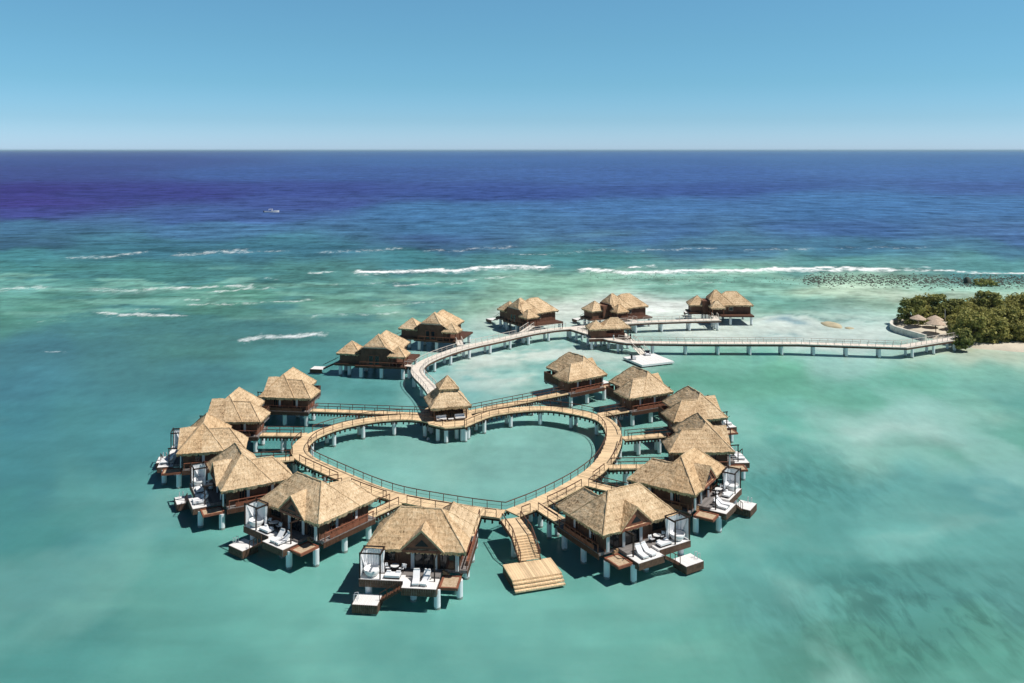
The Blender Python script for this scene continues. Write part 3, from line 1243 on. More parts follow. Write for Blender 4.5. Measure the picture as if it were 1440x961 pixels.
# ------------------------------------------------------------------ small pavilion at the bend
pv = P(853, 473, DZ)
ang = math.radians(8)
t = thing('pavilion', 'small brown pavilion with a double hipped thatched roof at the bend of the pier', 'pavilion', (pv.x, pv.y, 0), ang)
mb = MB()
ra, rb, cs = hip(mb, -1.9, 6.0, -2.9, 2.9, 5.6, 2.3)
r = mb.build('roof', [M['thatch'], M['soffit']], t)
caps([(ra, rb)] + [(cs[0], ra), (cs[3], ra), (cs[1], rb), (cs[2], rb)], r)
mb = MB()
ra, rb, cs = hip(mb, -5.3, -.6, -2.6, 2.6, 5.45, 1.95)
r = mb.build('wing_roof', [M['thatch'], M['soffit']], t)
caps([(ra, rb), (cs[0], ra), (cs[3], ra)], r)
mb = MB()
mb.box(-4.7, -.5, -2.0, 2.0, DZ + .02, 5.3)
for x in np.arange(-4.6, -.5, .5):
    mb.box(x, x + .06, -2.04, -2.0, DZ + .02, 5.3)
mb.box(-.5, 5.2, 1.9, 2.05, DZ + .02, 5.4)
mb.build('wall', M['wall'], t)
mb = MB()
mb.box(-.5, 4.6, -1.6, -1.2, DZ + .02, 4.1)
mb.build('counter', M['red'], t)
for x, y in ((5.3, -2.2), (5.3, 2.2), (1.9, -2.2)):
    mb = MB()
    mb.box(x - .12, x + .12, y - .12, y + .12, DZ + .02, 5.5)
    mb.build('post', M['brown'], t)
mb = MB()
mb.box(-5.4, 6.1, -2.8, 2.9, 2.6, DZ + .016)
mb.build('deck', M['deck_pale'], t)
mb = MB()
mb.box(-5.45, 6.1, -2.9, -2.8, 2.25, 2.98)
mb.build('edge_beam', M['brown'], t)
for x in (-4.6, 0, 5.2):
    for y in (-2.2, 2.2):
        add_pile(t, (x, y, 0), 2.6, .38)

# ------------------------------------------------------------------ floating dock and gangway
q = [P(870, 502, .75), P(899, 514, .75), P(945.5, 508.5, .75), P(932, 497, .75)]
cen = sum(q, Vector()) / 4
ex = (q[2] - q[1]).normalized()
rz = math.atan2(ex.y, ex.x)
t = thing('floating_dock', 'wide white floating dock at the foot of the gangway', 'dock', (cen.x, cen.y, 0), rz)
mb = MB()
mb.box(-4.6, 4.6, -4.4, 4.4, .45, .75, 0, lambda p: (p[0], p[1]))
mb.build('deck', M['deck_white'], t)
mb = MB()
mb.box(-4.66, 4.66, -4.46, -4.4, .3, .74)
mb.box(-4.66, 4.66, 4.4, 4.46, .3, .74)
mb.box(-4.66, -4.6, -4.4, 4.4, .3, .74)
mb.box(4.6, 4.66, -4.4, 4.4, .3, .74)
mb.build('rim', M['whitepaint'], t)
for x in (-3.2, 0, 3.2):
    for y in (-3, 3):
        mb = MB()
        mb.box(x - 1.1, x + 1.1, y - 1.2, y + 1.2, -.4, .44)
        mb.build('float', M['black'], t)
DW = lambda x, y, z=.75: Vector((cen.x + x * math.cos(rz) - y * math.sin(rz), cen.y + x * math.sin(rz) + y * math.cos(rz), z))
ga0 = P(885, 477.5, DZ)
ga1 = P(906, 499, .78)
t = thing('gangway', 'sloping slatted gangway from the pier down to the white dock', 'gangway', (ga1.x, ga1.y, 0))
gd = (ga1 - ga0).normalized()
gs = Vector((gd.y, -gd.x, 0)).normalized()
mb = MB()
for k in (-.75, -.25, .25, .75):
    mb.beam(ga0 + gs * k * 1.3, ga1 + gs * k * 1.3, .5, .08)
part(mb, 'ramp', M['deck_pale'], t, merge=False)
for k in (-1.35, 1.35):
    mb = MB()
    rail(mb, [ga0.lerp(ga1, i / 6) + gs * k for i in range(7)], post=1.5, w=.1)
    part(mb, 'railing', M['railpale'], t, merge=False)


def chest(label, loc, rz):
    t = thing('lounge_chair', label, 'chair', loc, rz, 'chairs on the floating dock')
    mb = MB()
    mb.box(-.7, .7, -.45, .5, .18, .45)
    mb.box(-.7, -.5, -.45, .5, .45, .75)
    mb.box(.5, .7, -.45, .5, .45, .75)
    mb.build('seat', M['white'], t)
    mb = MB()
    mb.box(-.7, .7, .5, .72, .18, 1.15)
    mb.build('backrest', M['navy'], t)
    for x in (-.6, .6):
        for y in (-.36, .6):
            mb = MB()
            mb.box(x - .05, x + .05, y - .05, y + .05, 0, .18)
            mb.build('leg', M['black'], t)


chest('white chair with a dark back on the dock, left of the gangway', DW(-3.4, 1.2), rz + 1.2)
chest('white chair with a dark back on the dock, right of the gangway foot', DW(2.0, 3.3), rz - .3)


# ------------------------------------------------------------------ back row villas (local: +x along the long wall, +y to its left)
def make_back(label, pav=(.2, 5.4, 7.2, 12.4), link=None):
    t = thing('thatched_villa', label, 'villa', group='thatched villas of the back row')
    ez = 5.75
    mb = MB()
    ra, rb, cs = hip(mb, .8, 12.4, -.3, 8.0, ez, 3.6)
    r = mb.build('roof', [M['thatch'], M['soffit']], t)
    caps([(ra, rb), (cs[1], rb), (cs[2], rb)], r)
    # front roof rising from the tall end wall
    mb = MB()
    A, B, C, D = Vector((-.5, -.5, ez)), Vector((6.6, -.5, ez)), Vector((6.6, 8.2, ez)), Vector((-.5, 8.2, ez))
    tz = 7.35
    E1, E2 = Vector((-.55, 1.75, tz)), Vector((-.55, 6.0, tz))
    R1, R2 = Vector((1.5, 3.85, 9.75)), Vector((2.2, 3.85, 9.75))
    slope(mb, A, B, R2, R1)
    slope(mb, C, D, R1, R2)
    slope(mb, B, C, R2, R2)
    slope(mb, A, E1, R1, R1)
    slope(mb, E1, E2, R1, R1)
    slope(mb, E2, D, R1, R1)
    eave(mb, A, B, inward=(0, 1, 0))
    eave(mb, C, D, inward=(0, -1, 0))
    eave(mb, E1, E2, .3, .05, inward=(1, 0, 0), under=.4)
    r2 = mb.build('front_roof', [M['thatch'], M['soffit']], t, fixn=False)
    caps([(R1, R2), (A, R1), (B, R2), (E1, R1), (E2, R1)], r2)
    mb = MB()
    mb.beam((-.6, 1.4, tz - .25), (-.6, 6.3, tz - .25), .12, .22)
    mb.build('trim', M['trim'], t)
    mb = MB()
    mb.box(.0, 11.7, .35, 7.4, DZ, 5.62)
    mb.prism([(-.42, .9), (.0, .9), (.0, 6.9), (-.42, 6.9)], DZ, tz - .35)
    for y in np.arange(1.0, 6.9, .45):
        mb.box(-.46, -.42, y, y + .05, DZ, tz - .36)
    for x in np.arange(.5, 11.6, .6):
        mb.box(x, x + .05, .31, .35, DZ, 5.6)
    mb.build('wall', M['wall'], t)
    mb = MB()
    for y in (2.9, 4.2):
        mb.box(-.52, -.42, y, y + 1.1, DZ + .02, 5.4)
    d = mb.build('door', M['red'], t)
    mb = MB()
    for y in (2.9, 4.2):
        mb.box(-.54, -.52, y + .14, y + .96, DZ + .2, 5.2)
    mb.build('pane', M['glass'], d)
    mb = MB()
    mb.box(5.0, 6.3, .26, .35, 4.0, 5.1)
    w = mb.build('window', M['trim'], t)
    mb = MB()
    mb.box(5.1, 6.2, .24, .26, 4.1, 5.0)
    mb.build('pane', M['glass'], w)
    # entry porch
    mb = MB()
    ra, rb, cs = hip(mb, -1.0, 3.4, -2.6, 1.2, 5.3, 2.1, axis='x')
    r = mb.build('porch_roof', [M['thatch'], M['soffit']], t)
    caps([(ra, rb)] + [(c_, ra if c_.x < 1 else rb) for c_ in cs], r)
    for x in (-.5, 2.9):
        mb = MB()
        mb.box(x - .1, x + .1, -2.2, -2.0, DZ, 5.25)
        mb.build('post', M['red'], t)
    # side pavilion
    mb = MB()
    ra, rb, cs = hip(mb, *pav, 5.3, 2.5)
    r = mb.build('side_roof', [M['thatch'], M['soffit']], t)
    caps([(ra, rb)] + [(c_, ra if (c_ - ra).length < (c_ - rb).length else rb) for c_ in cs], r)
    mb = MB()
    x0, x1, y0, y1 = pav
    mb.box(x0 + .6, x1 - .6, y0 + (.3 if link is None else .6), y1 - .6, DZ, 5.2)
    if link:
        mb.box(*link, DZ, 6.6)
    mb.build('side_wall', M['wall'], t)
    mb = MB()
    mb.box(-1.1, 12.0, -2.6, .3, 2.55, DZ - .005)
    mb.box(-1.1, 12.0, .3, 8.0, 2.5, DZ - .002)
    mb.box(x0 - .2, x1 + .2, max(8.0, y0 - .2) if link is None else y0 - .2, y1 + .3, 2.5, DZ - .008)
    if link:
        mb.box(link[0], -1.1, link[2], link[3], 2.5, DZ - .012)
    mb.build('deck', M['brown'], t)
    mb = MB()
    mb.beam((-1.2, -2.5, 3.9), (-1.2, 7.0, 3.9), .1, .1)
    for y in np.arange(-2.4, 7.1, 1.55):
        mb.box(-1.25, -1.15, y - .05, y + .05, DZ, 3.85)
    mb.build('railing', M['red'], t)
    pl_ = [(-.6, -2.0), (-.6, 2.5), (-.6, 6.8), (5, -1.8), (5, 7.4), (11.3, -1.8), (11.3, 7.4), (x0 + .8, y1 - .7), (x1 - .8, y1 - .7), (x0 + .8, (y0 + y1) / 2)]
    for x, y in pl_:
        add_pile(t, (x, y, 0), 2.5, .38)
    # stair and small sun platform on the sea side
    mb = MB()
    mb.box(x0 + .5, x0 + 3.2, y1 + 3.2, y1 + 5.8, 1.1, 1.25)
    sp = mb.build('swim_platform', M['deck_white'], t)
    for bb in ((x0 + .5, x0 + 3.2, y1 + 5.8, y1 + 5.86, .35, 1.24), (x0 + .44, x0 + .5, y1 + 3.2, y1 + 5.8, .35, 1.24)):
        mb = MB()
        mb.box(*bb)
        mb.build('fascia', M['brown'], sp)
    mb = MB()
    for k in range(8):
        mb.box(x0 + 1.3, x0 + 2.3, y1 + .35 + .36 * k, y1 + .7 + .36 * k, 2.8 - .2 * k - .06, 2.8 - .2 * k)
    for x in (x0 + 1.25, x0 + 2.35):
        mb.beam((x, y1 + .3, 3.8), (x, y1 + 3.3, 2.1), .08, .08)
        mb.beam((x, y1 + .3, 2.7), (x, y1 + 3.3, 1.1), .06, .25)
    mb.build('stairs', M['dark'], t)
    return t


BACK = [('A', (-27.3, 197.6), 81, 'thatched villa with a small side roof, leftmost of the back row'),
        ('B', (-16.9, 224.0), 74, 'thatched villa with a small side roof, second from the left in the back row'),
        ('C', (3.4, 244.2), 35, 'thatched villa with a small side roof, third in the back row, left of the pavilion'),
        ('D', (30.4, 252.5), 29, 'thatched villa directly behind the small brown pavilion in the back row'),
        ('E', (61.0, 259.6), 0, 'thatched villa farthest right in the back row at the end of the branch boardwalk')]
bproto = None
BK = {}
for key, loc, deg, label in BACK:
    rz = math.radians(deg)
    if key == 'D':
        o = eproto = make_back(label, (-6.4, -.6, 2.5, 8.2), (-2.5, 0, 2.2, 7.0))
        o.location, o.rotation_euler = (*loc, 0), (0, 0, rz)
    elif key == 'E':
        o = dup(eproto, (*loc, 0), rz, label)
    elif bproto is None:
        o = bproto = make_back(label)
        o.location, o.rotation_euler = (*loc, 0), (0, 0, rz)
    else:
        o = dup(bproto, (*loc, 0), rz, label)
    if key in 'ABC':
        o.scale = (1, 1.14, 1)
    BK[key] = lambda x, y, z=DZ, loc=loc, rz=rz: Vector((loc[0] + x * math.cos(rz) - y * math.sin(rz), loc[1] + x * math.sin(rz) + y * math.cos(rz), z))
for key, b in (('A', (-22.6, 197.4)), ('B', (-13.2, 218.6)), ('C', (2.6, 233.5)), ('D', (36.2, 248.9))):
    a = BK[key](1.0 if key != 'D' else 3.5, -2.55)
    footbridge(a, V3(*b), {'A': 'short white footbridge to the leftmost back row villa', 'B': 'short footbridge to the second villa of the back row',
                           'C': 'short footbridge to the third villa of the back row', 'D': 'short footbridge to the villa behind the pavilion'}[key],
               'footbridges of the back row', 1.7, 'footbridge', 'railpale', 'deck_pale')
footbridge(BK['E'](-.2, -2.55), V3(60.6, 252.9), 'short footbridge to the rightmost back row villa', 'footbridges of the back row', 1.7, 'footbridge', 'railpale', 'deck_pale')


# ------------------------------------------------------------------ terrace furniture
def make_lounger():
    t = thing('sun_lounger', 'x', 'sun lounger', group='white sun loungers on the villa terraces')
    mb = MB()
    mb.box(-.4, .4, -1.0, 1.0, .2, .28)
    mb.build('frame', M['whitepaint'], t)
    for x in (-.4, .4):
        for y in (-.85, .85):
            mb = MB()
            mb.box(x - .035, x + .035, y - .035, y + .035, 0, .2)
            mb.build('leg', M['dark'], t)
    mb = MB()
    mb.box(-.39, .39, -.25, 1.0, .28, .38)
    mb.beam((0, -.2, .33), (0, -.92, 1.0), .78, .12)
    mb.build('cushion', M['white'], t)
    mb = MB()
    mb.box(-.34, .34, -.98, -.84, 1.02, 1.2)
    mb.build('pillow', M['white'], t)
    return t


def make_tub():
    t = thing('bathtub', 'x', 'bathtub', group='round white tubs on the villa terraces')
    mb = MB()
    mb.lathe((0, 0, 0), [(.5, 0), (.72, .12), (.92, .45), (1.0, .82), (.93, .84), (.84, .5), (.5, .2), (.02, .18)], 20)
    mb.build('basin', M['whitepaint'], t, smooth=True)
    mb = MB()
    mb.lathe((0, 0, 0), [(.02, .6), (.84, .6), (.84, .63), (.02, .63)], 20)
    mb.build('towel', M['white'], t)
    return t


def make_table():
    t = thing('dining_table', 'x', 'table', group='dark dining tables on the villa terraces')
    mb = MB()
    mb.lathe((0, 0, 0), [(.02, .7), (.5, .7), (.5, .75), (.02, .75)], 16)
    mb.build('tabletop', M['whitepaint'], t)
    mb = MB()
    mb.tube((0, 0, 0), (0, 0, .7), .06)
    mb.lathe((0, 0, 0), [(.3, 0), (.3, .04), (.05, .06)], 12)
    mb.build('pedestal', M['dark'], t)
    return t


def make_chair():
    t = thing('armchair', 'x', 'chair', group='white cushioned chairs on the villa terraces')
    mb = MB()
    mb.box(-.28, .28, -.28, .28, .4, .48)
    mb.build('seat', M['white'], t)
    mb = MB()
    mb.beam((0, -.28, .48), (0, -.36, .95), .54, .08, up=Vector((1, 0, 0)))
    mb.beam((-.0, -.3, .7), (0, -.32, .9), .56, .1, up=Vector((0, 1, 0)))
    mb.build('backrest', M['white'], t)
    mb = MB()
    for x in (-.25, .25):
        mb.beam((x, -.3, .65), (x, .28, .65), .06, .05)
    mb.build('armrest', M['dark'], t)
    for x in (-.25, .25):
        for y in (-.25, .25):
            mb = MB()
            mb.box(x - .03, x + .03, y - .03, y + .03, 0, .4)
            mb.build('leg', M['dark'], t)
    return t


def make_daybed():
    t = thing('daybed', 'x', 'daybed', group='white daybeds on the villa terraces')
    mb = MB()
    mb.box(-.9, .9, -.5, .5, .05, .2)
    mb.build('base', M['dark'], t)
    mb = MB()
    mb.box(-.9, .9, -.5, .5, .2, .42)
    mb.build('mattress', M['white'], t)
    for x in (-.6, .55):
        mb = MB()
        mb.box(x - .25, x + .25, -.45, -.25, .42, .62)
        mb.build('pillow', M['white'], t)
    return t


WHERE = {'F': 'villa at heart tip', 'L5': 'first villa left of heart tip', 'L4': 'second left side villa',
         'L3': 'third left side villa', 'R1': 'villa right of front stairs', 'R2': 'second right side villa',
         'R3': 'third right side villa', 'R4': 'fourth right side villa'}
plan = []
for k in ('F', 'L5', 'L4', 'R1', 'R2'):
    plan += [('lounger', k, .55, 1.95, 2.75, .12, 'white lounger nearer the cabana on sundeck of %s'),
             ('lounger', k, 1.65, 1.95, 2.75, -.1, 'white lounger nearer the net platform on sundeck of %s'),
             ('tub', k, -4.85, 1.25, 3.02, 0, 'round white tub under the cabana frame of %s'),
             ('table', k, -2.4, .15, 3.0, 0, 'small round white table under the eave of %s'),
             ('chair', k, -3.2, .1, 3.0, -1.57, 'white armchair on the cabana side of the table, %s'),
             ('chair', k, -1.6, .1, 3.0, 1.57, 'white armchair on the gable side of the table, %s'),
             ('daybed', k, -2.3, 1.55, 3.02, 0, 'low white daybed between cabana and sundeck of %s')]
for k in ('L3', 'R3', 'R4'):
    plan += [('lounger', k, .55, 1.95, 2.75, .12, 'white lounger nearer the cabana on sundeck of %s'),
             ('lounger', k, 1.65, 1.95, 2.75, -.1, 'white lounger nearer the net platform on sundeck of %s')]
makers = {'lounger': make_lounger, 'tub': make_tub, 'table': make_table, 'chair': make_chair, 'daybed': make_daybed}
first = {}
for kind, k, u, v, z, rot, lab in plan:
    p = VP(k, u, v, z)
    rz = VPOS[k][3] + rot
    lab = lab % WHERE[k]
    if kind == 'chair' and VPOS[k][4] < 0:
        rz += math.pi
    if kind not in first:
        o = first[kind] = makers[kind]()
        o.location, o.rotation_euler, o['label'] = p, (0, 0, rz), lab
    else:
        dup(first[kind], p, rz, lab)


# ------------------------------------------------------------------ people on the piers
def person(label, loc, rz, top, legs):
    t = thing('person', label, 'person', loc, rz)
    me = bpy.data.meshes.new('body')
    vs = [(0, 0, .95), (0, 0, 1.2), (0, 0, 1.42), (0, 0, 1.52), (0, .01, 1.62), (0, .01, 1.74),
          (.1, 0, .88), (.11, .03, .5), (.11, 0, .08), (.12, .12, .03), (-.1, 0, .88), (-.11, -.05, .5), (-.12, -.1, .08), (-.12, .02, .03),
          (.19, 0, 1.4), (.25, -.02, 1.13), (.24, .06, .88), (-.19, 0, 1.4), (-.25, 0, 1.13), (-.23, .1, .9)]
    es = [(0, 1), (1, 2), (2, 3), (3, 4), (4, 5), (0, 6), (6, 7), (7, 8), (8, 9), (0, 10), (10, 11), (11, 12), (12, 13), (2, 14), (14, 15), (15, 16), (2, 17), (17, 18), (18, 19)]
    me.from_pydata(vs, es, [])
    o = bpy.data.objects.new('body', me)
    COL.objects.link(o)
    o.parent = t
    o.modifiers.new('Skin', 'SKIN')
    if not me.skin_vertices:
        bm = bmesh.new()
        bm.from_mesh(me)
        bm.verts.layers.skin.verify()
        bm.to_mesh(me)
        bm.free()
    rad = [.14, .13, .15, .06, .09, .09, .1, .07, .045, .04, .1, .07, .045, .04, .065, .05, .035, .065, .05, .035]
    for sv, r in zip(me.skin_vertices[0].data, rad):
        sv.radius = (r, r * .85)
    me.skin_vertices[0].data[0].use_root = True
    sb = o.modifiers.new('Subsurf', 'SUBSURF')
    sb.levels = sb.render_levels = 1
    me.materials.append(M['skin'])
    mb = MB()
    mb.lathe((0, 0, 0), [(.18, .92), (.17, 1.15), (.21, 1.4), (.1, 1.5)], 12)
    mb.build('shirt', top, t, smooth=True)
    for sx, y0 in ((.1, .02), (-.1, -.03)):
        mb = MB()
        mb.tube((sx * 1.1, y0, .42), (sx, 0, .94), .1, .12, 10)
        mb.build('trouser_leg', legs, t, smooth=True)
    mb = MB()
    mb.lathe((0, -.015, 0), [(.115, 1.66), (.125, 1.72), (.1, 1.81), (.03, 1.84)], 10)
    mb.build('hair', M['hair'], t, smooth=True)
    return t


person('person in dark clothes walking on the curved boardwalk near its end', P(791, 462.5, DZ) + Vector((0, 0, .01)), 1.0, M['navy'], M['navy'])
person('person in a white top standing beside the pavilion at the gangway', P(863, 479.5, DZ) + Vector((0, 0, .02)), 2.2, M['white'], M['white'])
person('person in dark clothes at the top of the gangway', P(886.5, 478, DZ) + Vector((0, 0, .02)), .6, M['navy'], M['brown'])

# ------------------------------------------------------------------ far boat
bp = P(382, 299, 0)
t = thing('motor_boat', 'white boat alone far out on the deep blue water', 'boat', bp, math.radians(22))
mb = MB()
L_, W_ = 12.0, 2.6
sec = [(-6, 1.2, 1.1), (-3, 1.3, 1.1), (1, 1.3, 1.2), (4, .95, 1.4), (6.2, .06, 1.7)]
rings = [[Vector((x, -w, h)), Vector((x, -w * .75, -.2)), Vector((x, 0, -.5)), Vector((x, w * .75, -.2)), Vector((x, w, h))] for x, w, h in sec]
for A, B in zip(rings, rings[1:]):
    for i in range(4):
        mb.quad([A[i], A[i + 1], B[i + 1], B[i]])
    mb.quad([A[0] - Vector((0, 0, .25)), B[0] - Vector((0, 0, .25)), B[4] - Vector((0, 0, .25)), A[4] - Vector((0, 0, .25))])
mb.quad(rings[0])
mb.build('hull', M['whitepaint'], t, fixn=False)
mb = MB()
mb.box(-2.5, 1.0, -1.3, 1.3, 2.7, 2.85)
for x in (-2.3, .8):
    for y in (-1.1, 1.1):
        mb.box(x - .05, x + .05, y - .05, y + .05, 1, 2.7)
mb.build('canopy', M['whitepaint'], t)
mb = MB()
mb.box(-.3, .6, -.6, .6, .9, 1.9)
mb.build('console', M['whitepaint'], t)
mb = MB()
mb.box(-6.7, -6.05, -.5, .5, .3, 1.7)
mb.build('outboard_motor', M['black'], t)

# ------------------------------------------------------------------ wooded shore on the right
shore = [P(1252, 460, 0), P(1254, 455, 0), P(1266, 450, 0), P(1290, 444, 0), P(1340, 439, 0), P(1460, 437, 0), P(1620, 436, 0), P(1640, 505, 0), P(1450, 497, 0),
         P(1400, 493, 0), P(1370, 491, 0), P(1345, 485, 0), P(1322, 480, 0), P(1299, 474, 0), P(1270, 466, 0)]
mb = MB()
sc_ = sum(shore, Vector()) / len(shore)
nring = 7
pts = catmull(shore + [shore[0]], 2.0)
prof = [(1.0, -.35), (.965, .1), (.93, .55), (.88, .95), (.7, 1.15), (.35, 1.3)]
rows = []
for k, h in prof:
    rows.append([Vector((sc_.x + (p.x - sc_.x) * k, sc_.y + (p.y - sc_.y) * k, h + mn.noise(p * .3 + Vector((0, 0, k * 5))) * .15)) for p in pts])
for A, B in zip(rows, rows[1:]):
    for i in range(len(A) - 1):
        mb.quad([A[i], A[i + 1], B[i + 1], B[i]])
for i in range(len(pts) - 1):
    mb.quad([rows[-1][i], rows[-1][i + 1], Vector((sc_.x, sc_.y, 1.3))])
o = mb.build('beach', M['sand'], None, origin=(sc_.x, sc_.y, 0), smooth=True)
tag(o, 'pale sandy shore under the trees at the right edge', kind='structure')

mb = MB()
wl = catmull([P(x, y, 1.0) for x, y in ((1290, 446.5), (1270, 449), (1257, 453), (1253, 457.5), (1258, 462), (1272, 466.5), (1286, 470.5), (1302, 475))], .8)
wl = [Vector((p.x, p.y, 0)) for p in wl]
A, B = offset(wl, .35), offset(wl, -.35)
strip(mb, A, B, -.8, 1.75)
o = mb.build('sea_wall', M['stone'], None, origin=(wl[0].x, wl[0].y, 0))
tag(o, 'curved pale stone sea wall rounding the left end of the wooded shore', 'sea wall')

LEAF_MESH = {}


def make_tree(name, label, mat, r, h, trunk_h, seed, nleaf=2600, leaf=.5, group=None, loc=(0, 0, 0), palm=False):
    t = thing(name, label, 'tree', loc, 0, group)
    rg = random.Random(seed)
    mb = MB()
    tops = []
    mb.tube((0, 0, -.3), (.1, .05, trunk_h), .28, .18, 8)
    for k in range(6):
        a = rg.uniform(0, 6.28)
        e = Vector((math.cos(a) * r * rg.uniform(.3, .6), math.sin(a) * r * rg.uniform(.3, .6), trunk_h + (h - trunk_h) * rg.uniform(.3, .75)))
        mb.tube((.1, .05, trunk_h * rg.uniform(.6, 1)), e, .12, .04, 6)
        tops.append(e)
    mb.build('trunk', M['bark'], t, fixn=False, merge=False)
    mb = MB()
    cl = []
    for k in range(34):
        a, q = rg.uniform(0, 6.28), math.sqrt(rg.random())
        zz = rg.uniform(.04, 1)
        rr = r * q * math.sqrt(max(.05, 1 - (zz * .92) ** 2.2))
        cl.append((Vector((math.cos(a) * rr, math.sin(a) * rr, .6 + (h - .9) * zz)), rg.uniform(.5, 1.05) * r * .36))
    for k in range(nleaf):
        c, cr = cl[rg.randrange(len(cl))]
        d = Vector((rg.gauss(0, 1), rg.gauss(0, 1), rg.gauss(0, .8))).normalized() * cr * rg.uniform(.6, 1.08)
        p = c + d
        if p.z < .25:
            continue
        nrm = (d.normalized() + Vector((rg.gauss(0, .5), rg.gauss(0, .5), rg.gauss(.4, .4)))).normalized()
        e1 = nrm.orthogonal().normalized()
        e1.rotate(Matrix.Rotation(rg.uniform(0, 6.28), 3, nrm))
        e2 = nrm.cross(e1)
        s1, s2 = leaf * rg.uniform(.6, 1.3), leaf * rg.uniform(.3, .6)
        mb.quad([p - e1 * s1, p - e2 * s2, p + e1 * s1, p + e2 * s2])
    mb.build('crown', mat, t, fixn=False, merge=False)
    return t


protos = [make_tree('shore_tree', 'x', M['leaf'], 4.6, 8.4, 2.2, 1), make_tree('shore_tree', 'x', M['leaf_dark'], 4.4, 8.6, 2.2, 2),
          make_tree('shore_tree', 'x', M['leaf'], 3.6, 7.2, 2.5, 3), make_tree('shore_tree', 'x', M['leaf_dark'], 3.0, 6.0, 2.0, 4)]
# base pixel, prototype, scale
tree_px = [(1283, 455, 1, .95, 'dark rounded tree at the left end of the wooded shore'),
           (1320, 451, 1, 1.0, 'dark tree behind the thatched beach umbrellas'),
           (1344, 452, 1, .85, 'dark tree just right of the white flagpole'),
           (1392, 449, 1, 1.12, 'tallest dark tree of the grove, standing up at the back'),
           (1352, 489.5, 3, .9, 'low dark tree leaning over the water at the end of the pier')]
more = [(1362, 466), (1384, 462), (1408, 460), (1430, 463), (1452, 460), (1374, 476), (1398, 473), (1420, 475), (1444, 474), (1466, 474),
        (1364, 481), (1384, 481), (1406, 481), (1428, 481), (1450, 481), (1472, 481), (1418, 450), (1442, 449), (1466, 449), (1370, 453), (1490, 462), (1494, 478), (1506, 480), (1356, 461), (1366, 470), (1352, 475), (1396, 480), (1436, 480), (1348, 466), (1302, 451), (1332, 450), (1356, 449), (1378, 448), (1408, 447), (1428, 447), (1456, 446), (1440, 468), (1394, 467)]
used = set()
rt = random.Random(5)
for x, y, k, s_, lab in tree_px:
    p = P(x, y, .8)
    if k not in used:
        used.add(k)
        o = protos[k]
        o.location, o.rotation_euler = p, (0, 0, rt.uniform(0, 6))
        o['label'] = lab
        o['group'] = 'trees of the wooded shore'
    else:
        o = dup(protos[k], p, rt.uniform(0, 6), lab, 'trees of the wooded shore')
    o.scale = (s_, s_, s_ * rt.uniform(.82, .9))
for i, (x, y) in enumerate(more):
    p = P(x, y, .8)
    k = 0 if i % 3 else 2
    lab = 'olive green bushy tree within the dense grove on the right shore'
    if k not in used:
        used.add(k)
        o = protos[k]
        o.location, o['label'], o['group'] = p, lab, 'trees of the wooded shore'
    else:
        o = dup(protos[k], p, rt.uniform(0, 6), lab, 'trees of the wooded shore')
    s_ = rt.uniform(.72, 1.02)
    o.scale = (s_, s_, s_ * rt.uniform(.74, .96))


def palapa(label, p, r, h):
    t = thing('beach_umbrella', label, 'beach umbrella', p, random.uniform(0, 1), 'thatched umbrellas on the beach')
    mb = MB()
    n = 16
    prof = [(r, h - .2), (r * .97, h), (r * .5, h + r * .28), (.05, h + r * .5)]
    for k in range(3):
        (ra, za), (rb, zb) = prof[k], prof[k + 1]
        for i in range(n):
            a, b = 2 * math.pi * i / n, 2 * math.pi * (i + 1) / n
            j = .12 * ((i * 7919) % 3 - 1) if k == 0 else 0
            mb.quad([(ra * math.cos(a), ra * math.sin(a), za + j), (ra * math.cos(b), ra * math.sin(b), za - j), (rb * math.cos(b), rb * math.sin(b), zb), (rb * math.cos(a), rb * math.sin(a), zb)])
    mb.build('canopy', M['drygrass'], t, fixn=False)
    mb = MB()
    mb.tube((0, 0, 0), (0, 0, h + .3), .1, n=8)
    mb.build('pole', M['bark'], t)


palapa('thatched beach umbrella alone behind the sea wall', P(1291, 459, 1.2), 2.3, 2.3)
palapa('thatched beach umbrella at the back of the overlapping pair', P(1315, 461, 1.2), 2.3, 2.5)
palapa('thatched beach umbrella in front of the overlapping pair', P(1316, 468, 1.2), 2.6, 2.6)
t = thing('flagpole', 'thin white flagpole beside the beach umbrellas', 'flagpole', P(1329, 462, 1.1))
mb = MB()
mb.tube((0, 0, 0), (0, 0, 5.6), .09, .06, 8)
mb.build('pole', M['whitepaint'], t)
mb = MB()
mb.lathe((0, 0, 0), [(.25, 0), (.25, .2), (.1, .25)], 10)
mb.build('base', M['stone'], t)


# ------------------------------------------------------------------ reef, sandbar, islet
def lump(name, mat, p, rx, ry, h, seed, label, cat=None, kind=None):
    mb = MB()
    n, rg = 22, random.Random(seed)
    prof = [(1.0, -.4), (.92, .35), (.7, .75), (.4, .95), (.0, 1.0)]
    def pt(i, k):
        r, z = prof[k]
        a = 2 * math.pi * i / n
        w = 1 + .28 * mn.noise(Vector((math.cos(a) * 1.3, math.sin(a) * 1.3, seed)))
        return Vector((math.cos(a) * rx * r * w, math.sin(a) * ry * r * w, h * z))
    for k in range(4):
        for i in range(n):
            mb.quad([pt(i, k), pt(i + 1, k), pt(i + 1, k + 1), pt(i, k + 1)])
    o = mb.build(name, mat, None, smooth=True, fixn=True)
    o.location = p
    return tag(o, label, cat, kind=kind)


